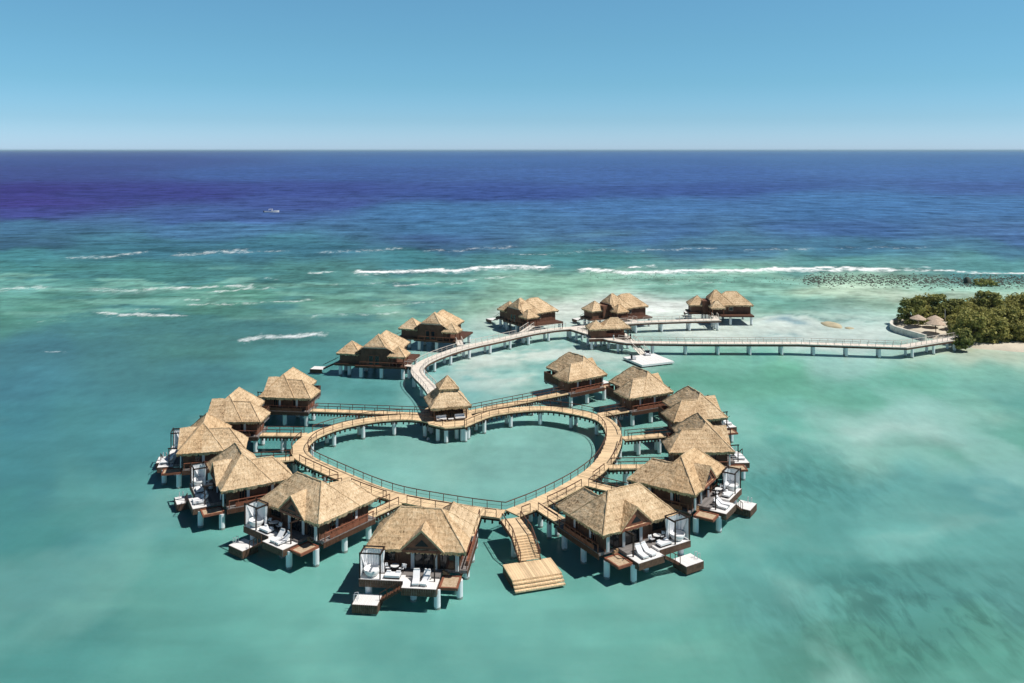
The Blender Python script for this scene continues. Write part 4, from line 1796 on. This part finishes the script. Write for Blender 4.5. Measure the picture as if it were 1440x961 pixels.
lump('sandbar', M['sandrock'], P(1169, 457, 0), 2.9, 5.0, .5, 3, 'tan rock patch breaking the pale shallows left of the sea wall', 'rock')
lump('sandbar', M['sandrock'], P(1194, 462, 0), 1.3, 1.4, .3, 4, 'tiny pale rock to the right of the tan rock patch', 'rock')
t = make_tree('shrub', 'low green shrub growing on the reef behind the grove', M['leaf_dark'], 4.6, 2.2, .8, 9, 700, .5, None, P(1387, 402, 0))
t['category'] = 'shrub'
lump('boulder', M['rock'], P(1360, 398.5, 0), 1.5, 1.5, 2.6, 8, 'round black boulder standing on the reef left of the green shrub', 'rock')
mb = MB()
rg = random.Random(21)
for k in range(2600):
    x = rg.uniform(1130, 1470) if rg.random() < .72 else rg.uniform(830, 1440)
    cy = 391 + (x - 1200) * .012
    y = rg.gauss(cy + 3, 4.6 if x > 1150 else 3.4)
    if y < 383 + (x - 1100) * .012:
        continue
    p = P(x, y, 0)
    s_ = rg.uniform(.15, .7) * (1 if x > 1130 else .55)
    a = rg.uniform(0, 6.28)
    hh = s_ * rg.uniform(.3, .8)
    base = [p + Vector((math.cos(a + q) * s_ * rg.uniform(.7, 1.5), math.sin(a + q) * s_ * rg.uniform(.8, 1.6), -.1)) for q in (0, 1.3, 2.5, 3.7, 5.0)]
    topv = p + Vector((rg.uniform(-.2, .2), rg.uniform(-.2, .2), hh))
    for i in range(5):
        mb.quad([base[i], base[(i + 1) % 5], topv])
o = mb.build('reef_rocks', M['rock'], None, origin=P(1250, 392, 0), fixn=False, merge=False)
tag(o, 'dark reef rocks breaking the shallow water behind the grove', kind='stuff')

# ------------------------------------------------------------------ water
def vnoise(x, y, seed=0):
    xi, yi = np.floor(x).astype(np.int64), np.floor(y).astype(np.int64)
    fx, fy = x - xi, y - yi
    fx, fy = fx * fx * (3 - 2 * fx), fy * fy * (3 - 2 * fy)

    def h(a, b):
        n = (a * 374761393 + b * 668265263 + seed * 974711) & 0x7fffffff
        n = ((n ^ (n >> 13)) * 1274126177) & 0x7fffffff
        return ((n ^ (n >> 16)) & 0xffff) / 65535.0
    return (h(xi, yi) * (1 - fx) + h(xi + 1, yi) * fx) * (1 - fy) + (h(xi, yi + 1) * (1 - fx) + h(xi + 1, yi + 1) * fx) * fy


def fbm(x, y, seed=0, octv=4):
    s, a, t = 0, 1, 0
    for k in range(octv):
        s = s + a * vnoise(x * 2 ** k, y * 2 ** k, seed + k * 17)
        t += a
        a *= .5
    return s / t


rowsY = list(np.linspace(-500, 70, 8)) + [63600 / (y - 211) for y in np.arange(1005, 213.2, -2.2)] + [4e4, 1.6e5]
rowsY = np.array(rowsY)
NC = 460
tt = np.linspace(-1, 1, NC)
hw = np.where(rowsY > 0, rowsY * .95, 0) + 70 + np.where(rowsY < 70, (70 - rowsY) * .8, 0)
XX = hw[:, None] * tt[None, :]
YY = np.repeat(rowsY[:, None], NC, 1)
Yc = np.clip(YY, 60, 1e6)
px = 720 + 1200 * XX / Yc            # where a spot lies, in lens units: only a handy map of the sea floor
py = 211 + 63600 / Yc
W = lambda y: np.log(np.clip(y - 203, 5, None)) * 330
# uneven edges: warp the map
wob = np.clip((py - 205) / 300, .08, 1.6)
wx = px + (fbm(px / 90, py / (26 * wob + 6), 3) - .5) * 120
wy = py + (fbm(px / 80, py / (22 * wob + 6), 5) - .5) * 46 * wob
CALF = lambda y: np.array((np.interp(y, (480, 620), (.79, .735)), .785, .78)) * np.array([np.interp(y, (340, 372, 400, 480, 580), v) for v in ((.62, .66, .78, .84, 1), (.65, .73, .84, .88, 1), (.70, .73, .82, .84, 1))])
CTRL = [  # x, y, sRGB seen for sea and bottom there
    (40, 930, 90, 152, 148), (250, 930, 104, 166, 158), (500, 940, 122, 182, 172), (760, 930, 122, 182, 172), (960, 940, 112, 174, 162), (1200, 930, 106, 166, 152), (1400, 930, 112, 174, 160),
    (40, 820, 84, 146, 146), (250, 820, 108, 170, 162), (430, 830, 118, 180, 170), (650, 880, 120, 181, 172), (900, 860, 112, 174, 164), (1100, 830, 110, 172, 166), (1300, 830, 98, 158, 152), (1430, 800, 108, 168, 162),
    (30, 700, 78, 138, 144), (160, 720, 98, 158, 156), (400, 800, 118, 180, 170), (1080, 720, 114, 178, 170), (1250, 730, 118, 180, 174), (1420, 700, 106, 166, 164),
    (30, 600, 74, 132, 142), (160, 610, 82, 142, 146), (640, 650, 136, 188, 180), (560, 650, 130, 186, 178), (760, 640, 138, 190, 182), (640, 550, 130, 186, 184), (1100, 610, 116, 184, 168), (1250, 610, 150, 196, 184), (1420, 600, 114, 174, 158),
    (20, 500, 72, 122, 134), (20, 550, 74, 128, 142), (150, 490, 76, 128, 134), (300, 520, 74, 126, 132), (300, 565, 78, 142, 144), (420, 500, 86, 148, 148), (520, 560, 94, 158, 158), (560, 450, 122, 180, 162), (300, 480, 80, 132, 126),
    (20, 445, 92, 150, 134), (20, 425, 106, 164, 150), (150, 420, 94, 150, 138), (300, 450, 90, 144, 130), (300, 415, 100, 158, 138), (450, 430, 114, 170, 152), (600, 420, 132, 182, 166), (700, 430, 142, 190, 166), (380, 460, 84, 136, 130),
    (20, 400, 116, 180, 168), (20, 380, 86, 148, 145), (200, 380, 86, 146, 142), (400, 390, 88, 142, 138), (600, 400, 110, 166, 154), (780, 400, 146, 196, 174), (950, 400, 134, 186, 172), (1050, 395, 130, 184, 170), (1100, 428, 124, 176, 158), (1230, 405, 164, 200, 178), (1400, 420, 154, 200, 182),
    (750, 520, 172, 212, 204), (700, 500, 182, 218, 210), (880, 520, 138, 198, 188), (860, 500, 180, 216, 210), (960, 540, 106, 168, 148), (1100, 530, 114, 184, 158), (1250, 540, 116, 182, 162), (1400, 540, 130, 188, 174), (1420, 505, 186, 214, 200), (1010, 510, 120, 184, 168), (1180, 500, 160, 208, 200),
    (1150, 465, 216, 230, 224), (1050, 465, 214, 230, 224), (940, 465, 208, 228, 222), (930, 432, 236, 242, 236), (760, 440, 224, 232, 222), (1230, 460, 196, 222, 216),
    (20, 345, 68, 106, 130), (20, 360, 84, 148, 152), (200, 352, 74, 128, 142), (400, 350, 74, 128, 144), (600, 345, 74, 112, 142), (600, 365, 80, 140, 146), (800, 365, 84, 142, 146), (1000, 350, 80, 124, 150), (1200, 350, 78, 126, 150), (1200, 370, 96, 150, 150), (1400, 350, 84, 130, 156), (1400, 372, 100, 156, 160),
    (20, 325, 74, 118, 150), (300, 322, 78, 122, 160), (600, 322, 74, 122, 162), (900, 325, 74, 114, 160), (1200, 325, 73, 110, 160), (1420, 330, 80, 116, 162), (600, 335, 74, 108, 152),
    (20, 300, 70, 78, 145), (300, 306, 72, 100, 156), (600, 298, 76, 124, 170), (900, 290, 78, 122, 174), (1200, 282, 78, 124, 176), (1200, 300, 75, 120, 170), (1420, 290, 80, 124, 174),
    (20, 270, 61, 62, 130), (200, 270, 62, 70, 137), (450, 268, 64, 82, 146), (700, 272, 63, 88, 150), (1000, 268, 66, 94, 154), (1400, 262, 74, 104, 160), (20, 288, 66, 64, 134), (450, 285, 70, 90, 152),
    (20, 242, 66, 82, 142), (450, 245, 68, 98, 158), (900, 245, 72, 106, 166), (1400, 245, 78, 116, 174),
    (20, 226, 64, 84, 144), (720, 226, 70, 106, 164), (1400, 226, 78, 118, 172),
    (20, 214, 64, 84, 144), (720, 214, 70, 108, 164), (1420, 214, 78, 120, 172)]
num = np.zeros(px.shape + (3,))
den = np.zeros(px.shape)
tw = W(wy)
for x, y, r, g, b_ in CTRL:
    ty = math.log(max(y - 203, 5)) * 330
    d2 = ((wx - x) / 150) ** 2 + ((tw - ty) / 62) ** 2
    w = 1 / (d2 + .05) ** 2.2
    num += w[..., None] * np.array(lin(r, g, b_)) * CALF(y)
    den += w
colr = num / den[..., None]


def blob(x, y, rx, ry, rgb, k, pw=1.0, rot=0.0):
    global colr
    dx, dy = wx - x, wy - y
    c_, s_ = math.cos(rot), math.sin(rot)
    e = ((dx * c_ + dy * s_) / rx) ** 2 + ((-dx * s_ + dy * c_) / ry) ** 2
    w = np.exp(-e ** pw) * k
    colr = colr * (1 - w[..., None]) + np.array(lin(*rgb)) * CALF(y) * w[..., None]


pale = (232, 240, 234)
for a in ((930, 434, 105, 12, (248, 251, 248), .97, 2.2), (760, 438, 60, 12, (236, 240, 232), .85, 1.6), (1090, 466, 195, 19, (234, 242, 237), .97, 4), (860, 455, 150, 12, (224, 236, 230), .65), (1010, 462, 90, 14, (222, 236, 230), .6),
          (750, 507, 100, 14, (230, 240, 234), .9, 2.2), (720, 490, 90, 10, (206, 228, 220), .65), (690, 530, 60, 7, (192, 220, 214), .6), (860, 512, 60, 10, (196, 222, 216), .6), (690, 548, 50, 6, (186, 216, 210), .6),
          (620, 540, 60, 8, (120, 182, 182), .4), (1215, 460, 60, 14, (206, 226, 220), .7), (1110, 480, 120, 6, (214, 230, 226), .5), (1410, 508, 70, 12, (214, 226, 206), .8), (1360, 497, 60, 5, (222, 220, 192), .75),
          (1262, 612, 80, 17, (178, 209, 200), .85, 1.0, .15), (1240, 590, 100, 9, (160, 202, 190), .6), (1375, 588, 40, 10, (158, 198, 182), .5), (1080, 745, 50, 16, (150, 194, 186), .5), (1320, 748, 90, 12, (148, 194, 186), .45), (1180, 770, 90, 12, (140, 190, 182), .45), (1130, 590, 60, 12, (122, 186, 172), .4),
          (960, 915, 60, 14, (138, 192, 180), .5), (170, 850, 70, 12, (114, 174, 164), .5), (430, 780, 160, 24, (118, 180, 170), .3), (240, 700, 120, 10, (102, 162, 160), .5),
          (1170, 560, 100, 12, (104, 168, 144), .5), (1010, 545, 70, 14, (100, 164, 142), .6), (1370, 640, 90, 18, (98, 158, 140), .6), (1190, 690, 120, 20, (100, 164, 164), .5),
          (1300, 880, 180, 30, (88, 148, 136), .45), (1080, 905, 90, 22, (96, 154, 142), .4), (1320, 930, 120, 25, (82, 142, 128), .5), (1300, 830, 140, 14, (94, 154, 150), .5),
          (30, 402, 70, 6, (134, 190, 180), .6), (165, 408, 60, 4, (150, 194, 184), .5), (100, 432, 60, 6, (122, 178, 156), .4), (560, 447, 130, 10, (164, 202, 180), .55), (620, 430, 120, 8, (158, 198, 176), .5),
          (480, 452, 70, 4, (78, 130, 134), .6), (470, 412, 80, 4, (76, 132, 134), .6), (540, 405, 70, 4, (82, 140, 140), .5), (330, 435, 70, 8, (82, 134, 128), .5), (250, 470, 200, 18, (76, 126, 128), .45), (700, 415, 160, 6, (164, 204, 180), .5), (830, 425, 90, 6, (176, 210, 190), .5),
          (1130, 425, 120, 8, (108, 162, 158), .5), (1190, 408, 90, 6, (190, 212, 186), .6), (1310, 413, 130, 6, (202, 218, 198), .75), (1040, 418, 60, 6, (108, 164, 164), .5), (1170, 436, 110, 6, (110, 164, 160), .6), (1160, 444.5, 120, 1.5, (80, 130, 130), .7), (960, 418, 60, 6, (120, 172, 164), .5),
          (1000, 388, 300, 4, (162, 202, 182), .5), (850, 328, 60, 5, (104, 152, 174), .6), (640, 352, 120, 3, (58, 98, 122), .5), (900, 350, 160, 5, (62, 100, 134), .4), (1200, 345, 180, 5, (64, 102, 138), .4), (200, 342, 160, 3, (60, 100, 126), .5),
          (640, 535, 60, 10, (118, 178, 180), .4), (1110, 452, 28, 5, (104, 150, 172), .85), (1135, 455, 16, 2.5, (110, 154, 174), .75), (1105, 474, 16, 2.5, (132, 176, 184), .6), (1072, 472, 12, 2, (132, 178, 184), .5), (1060, 477, 22, 1.6, (140, 186, 188), .5),
          (40, 268, 160, 12, (63, 58, 127), .3)):
    blob(*a)
# broad unevenness that follows depth, long across the view
n1 = fbm(XX / np.clip(Yc * .16, 6, None), np.log(Yc) * 26, 9) - .5
n2 = fbm(XX / 9, YY / 14, 12) - .5
n3 = fbm(XX / np.clip(Yc * .05, 3, None), np.log(Yc) * 70, 21) - .5
far = np.clip((480 - py) / 120, 0, 1)
gain = 1 + n1 * .32 * (1 - .4 * (py < 300)) + n2 * .2 * (1 - far) + n3 * .6 * far * np.clip((py - 290) / 30, 0.25, 1)
colr = np.clip(colr * gain[..., None], .001, .9)
cl1 = fbm(XX / 17 + 3, YY / 26 + 8, 91, 5)
cl2 = fbm(XX / 22 + 31, YY / 30 + 2, 97, 5)
nearm = np.clip((py - 520) / 60, 0, 1)
rightm = .35 + .65 * np.clip((px - 900) / 250, 0, 1)
a_ = np.clip((cl1 - .54) * 4.5, 0, .6) * nearm * rightm
colr = colr * (1 - a_[..., None]) + np.array(lin(158, 204, 194)) * CALF(800) * a_[..., None]
heart_in = np.exp(-(((px - 640) / 260) ** 2 + ((py - 640) / 75) ** 2) ** 2)
a_ = np.clip((cl2 - .55) * 4.5, 0, .45) * nearm * (1 - heart_in)
colr = colr * (1 - a_[..., None]) + np.array(lin(84, 150, 146)) * CALF(800) * a_[..., None]
lm_ = np.clip((860 - px) / 300, 0, 1) * np.clip((py - 330) / 20, 0, 1) * np.clip((500 - py) / 60, 0, 1)
colr = colr * (1 - lm_[..., None] * np.array((.16, .15, .08)))
midm = np.clip((py - 372) / 14, 0, 1) * np.clip((500 - py) / 60, 0, 1) * np.clip((760 - px) / 200, 0, 1)
cl3 = fbm(XX / 26 + 5, YY / 17, 111, 5)
a_ = np.clip((cl3 - .53) * 7, 0, .75) * midm
colr = colr * (1 - a_[..., None]) + np.array(lin(72, 124, 132)) * CALF(420) * a_[..., None]
cl5 = fbm(XX / 22 + 51, YY / 12, 117, 5)
a_ = np.clip((cl5 - .6) * 8, 0, .6) * midm * np.clip((455 - py) / 20, 0, 1)
colr = colr * (1 - a_[..., None]) + np.array(lin(136, 192, 180)) * CALF(420) * a_[..., None]
lagm = np.exp(-(((px - 760) / 150) ** 2 + ((py - 515) / 42) ** 2) ** 2) + np.exp(-(((px - 1090) / 200) ** 2 + ((py - 466) / 18) ** 2) ** 3) * .35
cl4 = fbm((XX + YY * .4) / 9 + 7, (YY - XX * .3) / 7, 131, 5)
a_ = np.clip((cl4 - .5) * 6, 0, .8) * np.clip(lagm, 0, 1) * np.where(px > 930, .35, 1)
colr = colr * (1 - a_[..., None]) + np.array(lin(128, 188, 184)) * CALF(500) * a_[..., None]
a_ = np.clip((.47 - cl4) * 6, 0, .7) * np.clip(lagm, 0, 1)
colr = colr * (1 - a_[..., None]) + np.array(lin(220, 234, 228)) * CALF(500) * a_[..., None]
# seagrass meadow lower right
wd = np.exp(-(((wx - 1290) / 230) ** 2 + ((wy - 875) / 85) ** 2))
ss2 = fbm(XX / 5 + 9, YY / 3, 41)
wd = np.clip(wd * 1.15 + .0 * ss2 + .7 * np.exp(-(((px - 1130) / 140) ** 2 + ((py - 680) / 50) ** 2)), 0, 1)
# dark reef mottling between the breakers and the lagoon
rm = np.clip((fbm(XX / 7, YY / 9, 51, 5) - .53) * 7, 0, 1) * np.clip((wy - 366) / 14, 0, 1) * np.clip((452 - wy) / 30, 0, 1)
colr = colr * (1 - .3 * rm[..., None])
foam = np.zeros(px.shape)
fw = py + (fbm(px / 40, px * 0 + 3.3, 61) - .5) * 7 + (fbm(px / 9, py / 4, 63) - .5) * 2.5


def surf(pts, th, k):
    global foam
    for (xa, ya), (xb, yb) in zip(pts, pts[1:]):
        t_ = np.clip((px - xa) / (xb - xa), 0, 1)
        yy = ya + (yb - ya) * t_
        ends = np.exp(-(np.clip(np.maximum(xa - px, px - xb), 0, None) / 10) ** 2)
        foam = np.maximum(foam, np.exp(-((fw - yy) / th) ** 2) * ends * k)


surf([(505, 382), (560, 382), (640, 379), (700, 376), (768, 374)], 1.9, 1.0)
surf([(820, 380), (900, 382), (960, 381), (1040, 380), (1110, 378), (1160, 377), (1250, 379)], 1.9, 1.0)
surf([(1080, 381), (1250, 380), (1330, 382), (1440, 386), (1560, 390)], 1.4, .85)
surf([(505, 385), (640, 382), (768, 377)], 3.2, .5)
surf([(820, 383), (960, 384), (1110, 381), (1250, 382)], 3.2, .5)
for a in (([(442, 385), (464, 384)], 1.6, .8), ([(888, 374), (916, 374)], 1.5, .85), ([(1274, 376), (1308, 377)], 1.3, .75), ([(340, 480), (370, 474), (410, 473), (455, 471)], 4.4, .66), ([(145, 440), (180, 443), (255, 444)], 2.6, .68),
          ([(208, 406), (270, 405), (350, 402)], 2.4, .6), ([(300, 411), (378, 405)], 1.8, .62), ([(262, 429), (340, 428), (436, 422)], 1.9, .52), ([(190, 435), (236, 435)], 1.2, .5), ([(262, 421), (290, 421)], 1.3, .6),
          ([(100, 363), (150, 361), (205, 355)], 2.4, .5), ([(250, 359), (300, 355), (340, 352)], 3, .5), ([(455, 356), (520, 352), (560, 350)], 2.4, .45), ([(290, 357), (400, 353)], 2, .45), ([(600, 353), (720, 349)], 2.4, .42), ([(560, 402), (630, 398), (720, 390)], 2, .52),
          ([(130, 407), (205, 410)], 4, .45), ([(0, 407), (66, 404)], 4, .45), ([(440, 446), (560, 440)], 2.4, .42), ([(66, 495), (86, 496)], 1.5, .55), ([(380, 392), (392, 392)], 1.3, .6), ([(720, 360), (860, 352)], 2, .4),
          ([(880, 352), (1000, 350)], 2, .42), ([(1050, 352), (1140, 350)], 2, .4), ([(1180, 350), (1300, 348)], 2, .35), ([(520, 430), (640, 424)], 2.4, .38), ([(900, 400), (1010, 398)], 1.6, .4), ([(30, 455), (180, 444)], 2, .3), ([(470, 400), (560, 398)], 1.8, .4)):
    surf(*a)
# scattered whitecaps
wc = (fbm(XX / 6, YY / 22, 71, 3) > .83) * np.clip((400 - py) / 30, 0, 1) * np.clip((py - 225) / 30, 0, 1)
foam = np.clip(foam + wc * .0, 0, 1)

vz = np.zeros(px.shape)
verts = np.stack([XX, YY, vz], -1).reshape(-1, 3)
nr = len(rowsY)
idx = np.arange(nr * NC).reshape(nr, NC)
quads = np.stack([idx[:-1, :-1], idx[:-1, 1:], idx[1:, 1:], idx[1:, :-1]], -1).reshape(-1, 4)
me = bpy.data.meshes.new('sea')
me.vertices.add(len(verts))
me.vertices.foreach_set('co', verts.ravel())
me.loops.add(quads.size)
me.loops.foreach_set('vertex_index', quads.ravel().astype(np.int32))
me.polygons.add(len(quads))
me.polygons.foreach_set('loop_start', (np.arange(len(quads)) * 4).astype(np.int32))
me.update(calc_edges=True)
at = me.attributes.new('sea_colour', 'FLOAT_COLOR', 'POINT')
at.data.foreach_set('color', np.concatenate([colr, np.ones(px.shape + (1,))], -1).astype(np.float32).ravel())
at = me.attributes.new('foam', 'FLOAT', 'POINT')
at.data.foreach_set('value', foam.astype(np.float32).ravel())
at = me.attributes.new('weed', 'FLOAT', 'POINT')
at.data.foreach_set('value', wd.astype(np.float32).ravel())
o = bpy.data.objects.new('sea', me)
COL.objects.link(o)
tag(o, 'clear turquoise bay deepening to dark blue ocean', kind='structure')

m, nt, b = new_mat('sea_water')
ac = N(nt, 'ShaderNodeAttribute', attribute_name='sea_colour')
af = N(nt, 'ShaderNodeAttribute', attribute_name='foam')
geo = N(nt, 'ShaderNodeNewGeometry')
sep = N(nt, 'ShaderNodeSeparateXYZ')
nt.links.new(geo.outputs['Position'], sep.inputs[0])
pos = geo.outputs['Position']
# texture space that coarsens with distance out to sea, so far chop still shows as streaks
mp = N(nt, 'ShaderNodeMapping')
mp.inputs['Scale'].default_value = (.05, .028, 1)
nt.links.new(pos, mp.inputs['Vector'])
swell = noise_tex(nt, mp.outputs[0], 1.0, 6, .68)
mp2 = N(nt, 'ShaderNodeMapping')
mp2.inputs['Scale'].default_value = (.35, .22, 1)
nt.links.new(pos, mp2.inputs['Vector'])
chop = noise_tex(nt, mp2.outputs[0], 1.0, 5, .62)
farf = math_n(nt, 'MULTIPLY', math_n(nt, 'SUBTRACT', sep.outputs[1], 180.0), 1 / 350.0, True)
nearf = math_n(nt, 'MULTIPLY', math_n(nt, 'SUBTRACT', sep.outputs[1], 110.0), 1 / 160.0, True)
v1 = math_n(nt, 'MULTIPLY', math_n(nt, 'SUBTRACT', swell, .5), math_n(nt, 'ADD', math_n(nt, 'MULTIPLY', farf, 1.3), .18))
v2 = math_n(nt, 'MULTIPLY', math_n(nt, 'SUBTRACT', chop, .5), math_n(nt, 'ADD', math_n(nt, 'MULTIPLY', nearf, .7), .12))
def streak(sx, sy, y0, y1, amp):
    """wave streaks that show from y0 to y1 metres out"""
    q = N(nt, 'ShaderNodeMapping')
    q.inputs['Scale'].default_value = (sx, sy, 1)
    nt.links.new(pos, q.inputs['Vector'])
    n_ = noise_tex(nt, q.outputs[0], 1.0, 6, .66, .3)
    f_ = math_n(nt, 'MULTIPLY', math_n(nt, 'SUBTRACT', sep.outputs[1], y0), 1 / (y1 - y0), True)
    return math_n(nt, 'MULTIPLY', math_n(nt, 'SUBTRACT', n_, .5), math_n(nt, 'MULTIPLY', f_, amp))


v3 = streak(.035, .085, 190, 330, 1.7)
v4 = streak(.006, .02, 450, 900, .9)
v5 = streak(.09, .07, 60, 120, .34)
v7 = streak(.018, .055, 330, 520, 1.2)
v6 = streak(.13, .3, 230, 330, 1.1)
g = math_n(nt, 'ADD', math_n(nt, 'ADD', v1, v2), math_n(nt, 'ADD', math_n(nt, 'ADD', v3, v4), math_n(nt, 'ADD', math_n(nt, 'ADD', math_n(nt, 'ADD', v5, v7), v6), 1.0)))
g = math_n(nt, 'MAXIMUM', g, .3)
aw = N(nt, 'ShaderNodeAttribute', attribute_name='weed')
qm = N(nt, 'ShaderNodeMapping')
qm.inputs['Scale'].default_value = (.55, .17, 1)
qm.inputs['Rotation'].default_value = (0, 0, math.radians(38))
nt.links.new(pos, qm.inputs['Vector'])
wdn = noise_tex(nt, qm.outputs[0], 1.0, 6, .62, .6)
qm2 = N(nt, 'ShaderNodeMapping')
qm2.inputs['Scale'].default_value = (.09, .07, 1)
nt.links.new(pos, qm2.inputs['Vector'])
wdb = noise_tex(nt, qm2.outputs[0], 1.0, 3, .6)
wf = math_n(nt, 'MULTIPLY', math_n(nt, 'SUBTRACT', math_n(nt, 'ADD', math_n(nt, 'MULTIPLY', wdn, .6), math_n(nt, 'MULTIPLY', wdb, .6)), .53), 7.0, True)
wf = math_n(nt, 'MULTIPLY', math_n(nt, 'MULTIPLY', wf, aw.outputs['Fac']), .36)
g = math_n(nt, 'MULTIPLY', g, math_n(nt, 'SUBTRACT', 1.0, wf))
cb = N(nt, 'ShaderNodeVectorMath', operation='SCALE')
nt.links.new(ac.outputs['Color'], cb.inputs[0])
nt.links.new(g, cb.inputs['Scale'])
mp3 = N(nt, 'ShaderNodeMapping')
mp3.inputs['Scale'].default_value = (.28, .16, 1)
nt.links.new(pos, mp3.inputs['Vector'])
fn = noise_tex(nt, mp3.outputs[0], 1.0, 6, .72)
fm = math_n(nt, 'ADD', af.outputs['Fac'], math_n(nt, 'MULTIPLY', math_n(nt, 'SUBTRACT', fn, .5), 2.4))
fm = math_n(nt, 'MULTIPLY', math_n(nt, 'SUBTRACT', fm, .3), 1.5, True)
fm = math_n(nt, 'MULTIPLY', fm, math_n(nt, 'MULTIPLY', af.outputs['Fac'], 1.5, True))
qw = N(nt, 'ShaderNodeMapping')
qw.inputs['Scale'].default_value = (.035, .06, 1)
nt.links.new(pos, qw.inputs['Vector'])
wn_ = noise_tex(nt, qw.outputs[0], 1.0, 3, .8)
caps_ = math_n(nt, 'MULTIPLY', math_n(nt, 'SUBTRACT', wn_, .76), 9.0, True)
fm = math_n(nt, 'MAXIMUM', fm, math_n(nt, 'MULTIPLY', caps_, math_n(nt, 'MULTIPLY', farf, .7)))
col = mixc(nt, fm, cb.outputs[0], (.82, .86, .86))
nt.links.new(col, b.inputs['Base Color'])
b.inputs['Roughness'].default_value = .22
b.inputs['IOR'].default_value = 1.33
sl_ = math_n(nt, 'MULTIPLY', math_n(nt, 'SUBTRACT', 1.0, nearf), .12)
nt.links.new(sl_, b.inputs['Specular IOR Level'])
mp4 = N(nt, 'ShaderNodeMapping')
mp4.inputs['Scale'].default_value = (.9, 1.3, 1)
nt.links.new(pos, mp4.inputs['Vector'])
rip = noise_tex(nt, mp4.outputs[0], 1.0, 4, .55)
bump(nt, b, rip, .35, .12)
b.inputs['Subsurface Weight'].default_value = SSS = 0.8
b.inputs['Subsurface Radius'].default_value = (.8, .9, 1.0)
b.inputs['Subsurface Scale'].default_value = .3
me.materials.append(m)

# ------------------------------------------------------------------ sea haze
mb = MB()
mb.box(-166000, 166000, -1200, 166000, -2.5, 60)
hz = mb.build('haze', [], None)
tag(hz, 'thin sea haze paling the far ocean', kind='stuff')
m = bpy.data.materials.new('sea_haze')
m.use_nodes = True
nt = m.node_tree
for n_ in list(nt.nodes):
    if n_.type != 'OUTPUT_MATERIAL':
        nt.nodes.remove(n_)
pvn = N(nt, 'ShaderNodeVolumePrincipled')
pvn.inputs['Color'].default_value = (.60, .86, 1.0, 1)
pvn.inputs['Density'].default_value = 2.6e-5
nt.links.new(pvn.outputs[0], nt.nodes['Material Output'].inputs['Volume'])
hz.data.materials.append(m)

# ------------------------------------------------------------------ light, sky, camera
el = math.radians(58)
az = math.radians(-9)          # from +x toward the camera
ts = Vector((math.cos(el) * math.cos(az), math.cos(el) * math.sin(az), math.sin(el)))
sl = bpy.data.lights.new('sun', 'SUN')
sl.energy = 4.6
sl.angle = math.radians(.5)
sl.color = (1, .96, .9)
so = bpy.data.objects.new('sun', sl)
so.rotation_euler = ts.to_track_quat('Z', 'Y').to_euler()
COL.objects.link(so)

w = bpy.data.worlds.new('World')
sc.world = w
w.use_nodes = True
nt = w.node_tree
bg = nt.nodes['Background']
sky = N(nt, 'ShaderNodeTexSky', sky_type='NISHITA')
sky.sun_disc = False
sky.sun_elevation = el
sky.sun_rotation = math.atan2(ts.x, ts.y)
sky.air_density = 1.0
sky.dust_density = .3
sky.ozone_density = 3.0
tc = N(nt, 'ShaderNodeTexCoord')
sp_ = N(nt, 'ShaderNodeSeparateXYZ')
nt.links.new(tc.outputs['Generated'], sp_.inputs[0])
tint = ramp(nt, sp_.outputs[2], [(0.0, (.40, .58, .95)), (.005, (.375, .56, .915)), (.034, (.28, .458, .687)), (.0756, (.246, .44, .566)), (.125, (.264, .46, .528)),
                                 (.172, (.289, .487, .532)), (.30, (.15, .19, .22)), (.7, (.085, .105, .125))])
dbl = N(nt, 'ShaderNodeVectorMath', operation='SCALE')
dbl.inputs['Scale'].default_value = 2.0
nt.links.new(mixc(nt, 1.0, sky.outputs[0], tint, 'MULTIPLY'), dbl.inputs[0])
nt.links.new(dbl.outputs[0], bg.inputs['Color'])
bg.inputs['Strength'].default_value = .1

cam = bpy.data.cameras.new('camera')
co = bpy.data.objects.new('camera', cam)
COL.objects.link(co)
co.location = (0, 0, CAMH)
co.rotation_euler = (math.radians(90), 0, 0)
cam.sensor_width = 36
cam.lens = 36 * F / 1440
cam.shift_y = -(480.5 - HY) / 1440
cam.clip_start = .5
cam.clip_end = 400000
sc.camera = co
sc.view_settings.view_transform = 'Standard'
sc.view_settings.look = 'None'
sc.view_settings.exposure = 0
sc.view_settings.gamma = 1
sc.view_settings.use_curve_mapping = False
sc.cycles.use_denoising = True
sc.cycles.max_bounces = 6
sc.cycles.diffuse_bounces = 3
sc.cycles.glossy_bounces = 2
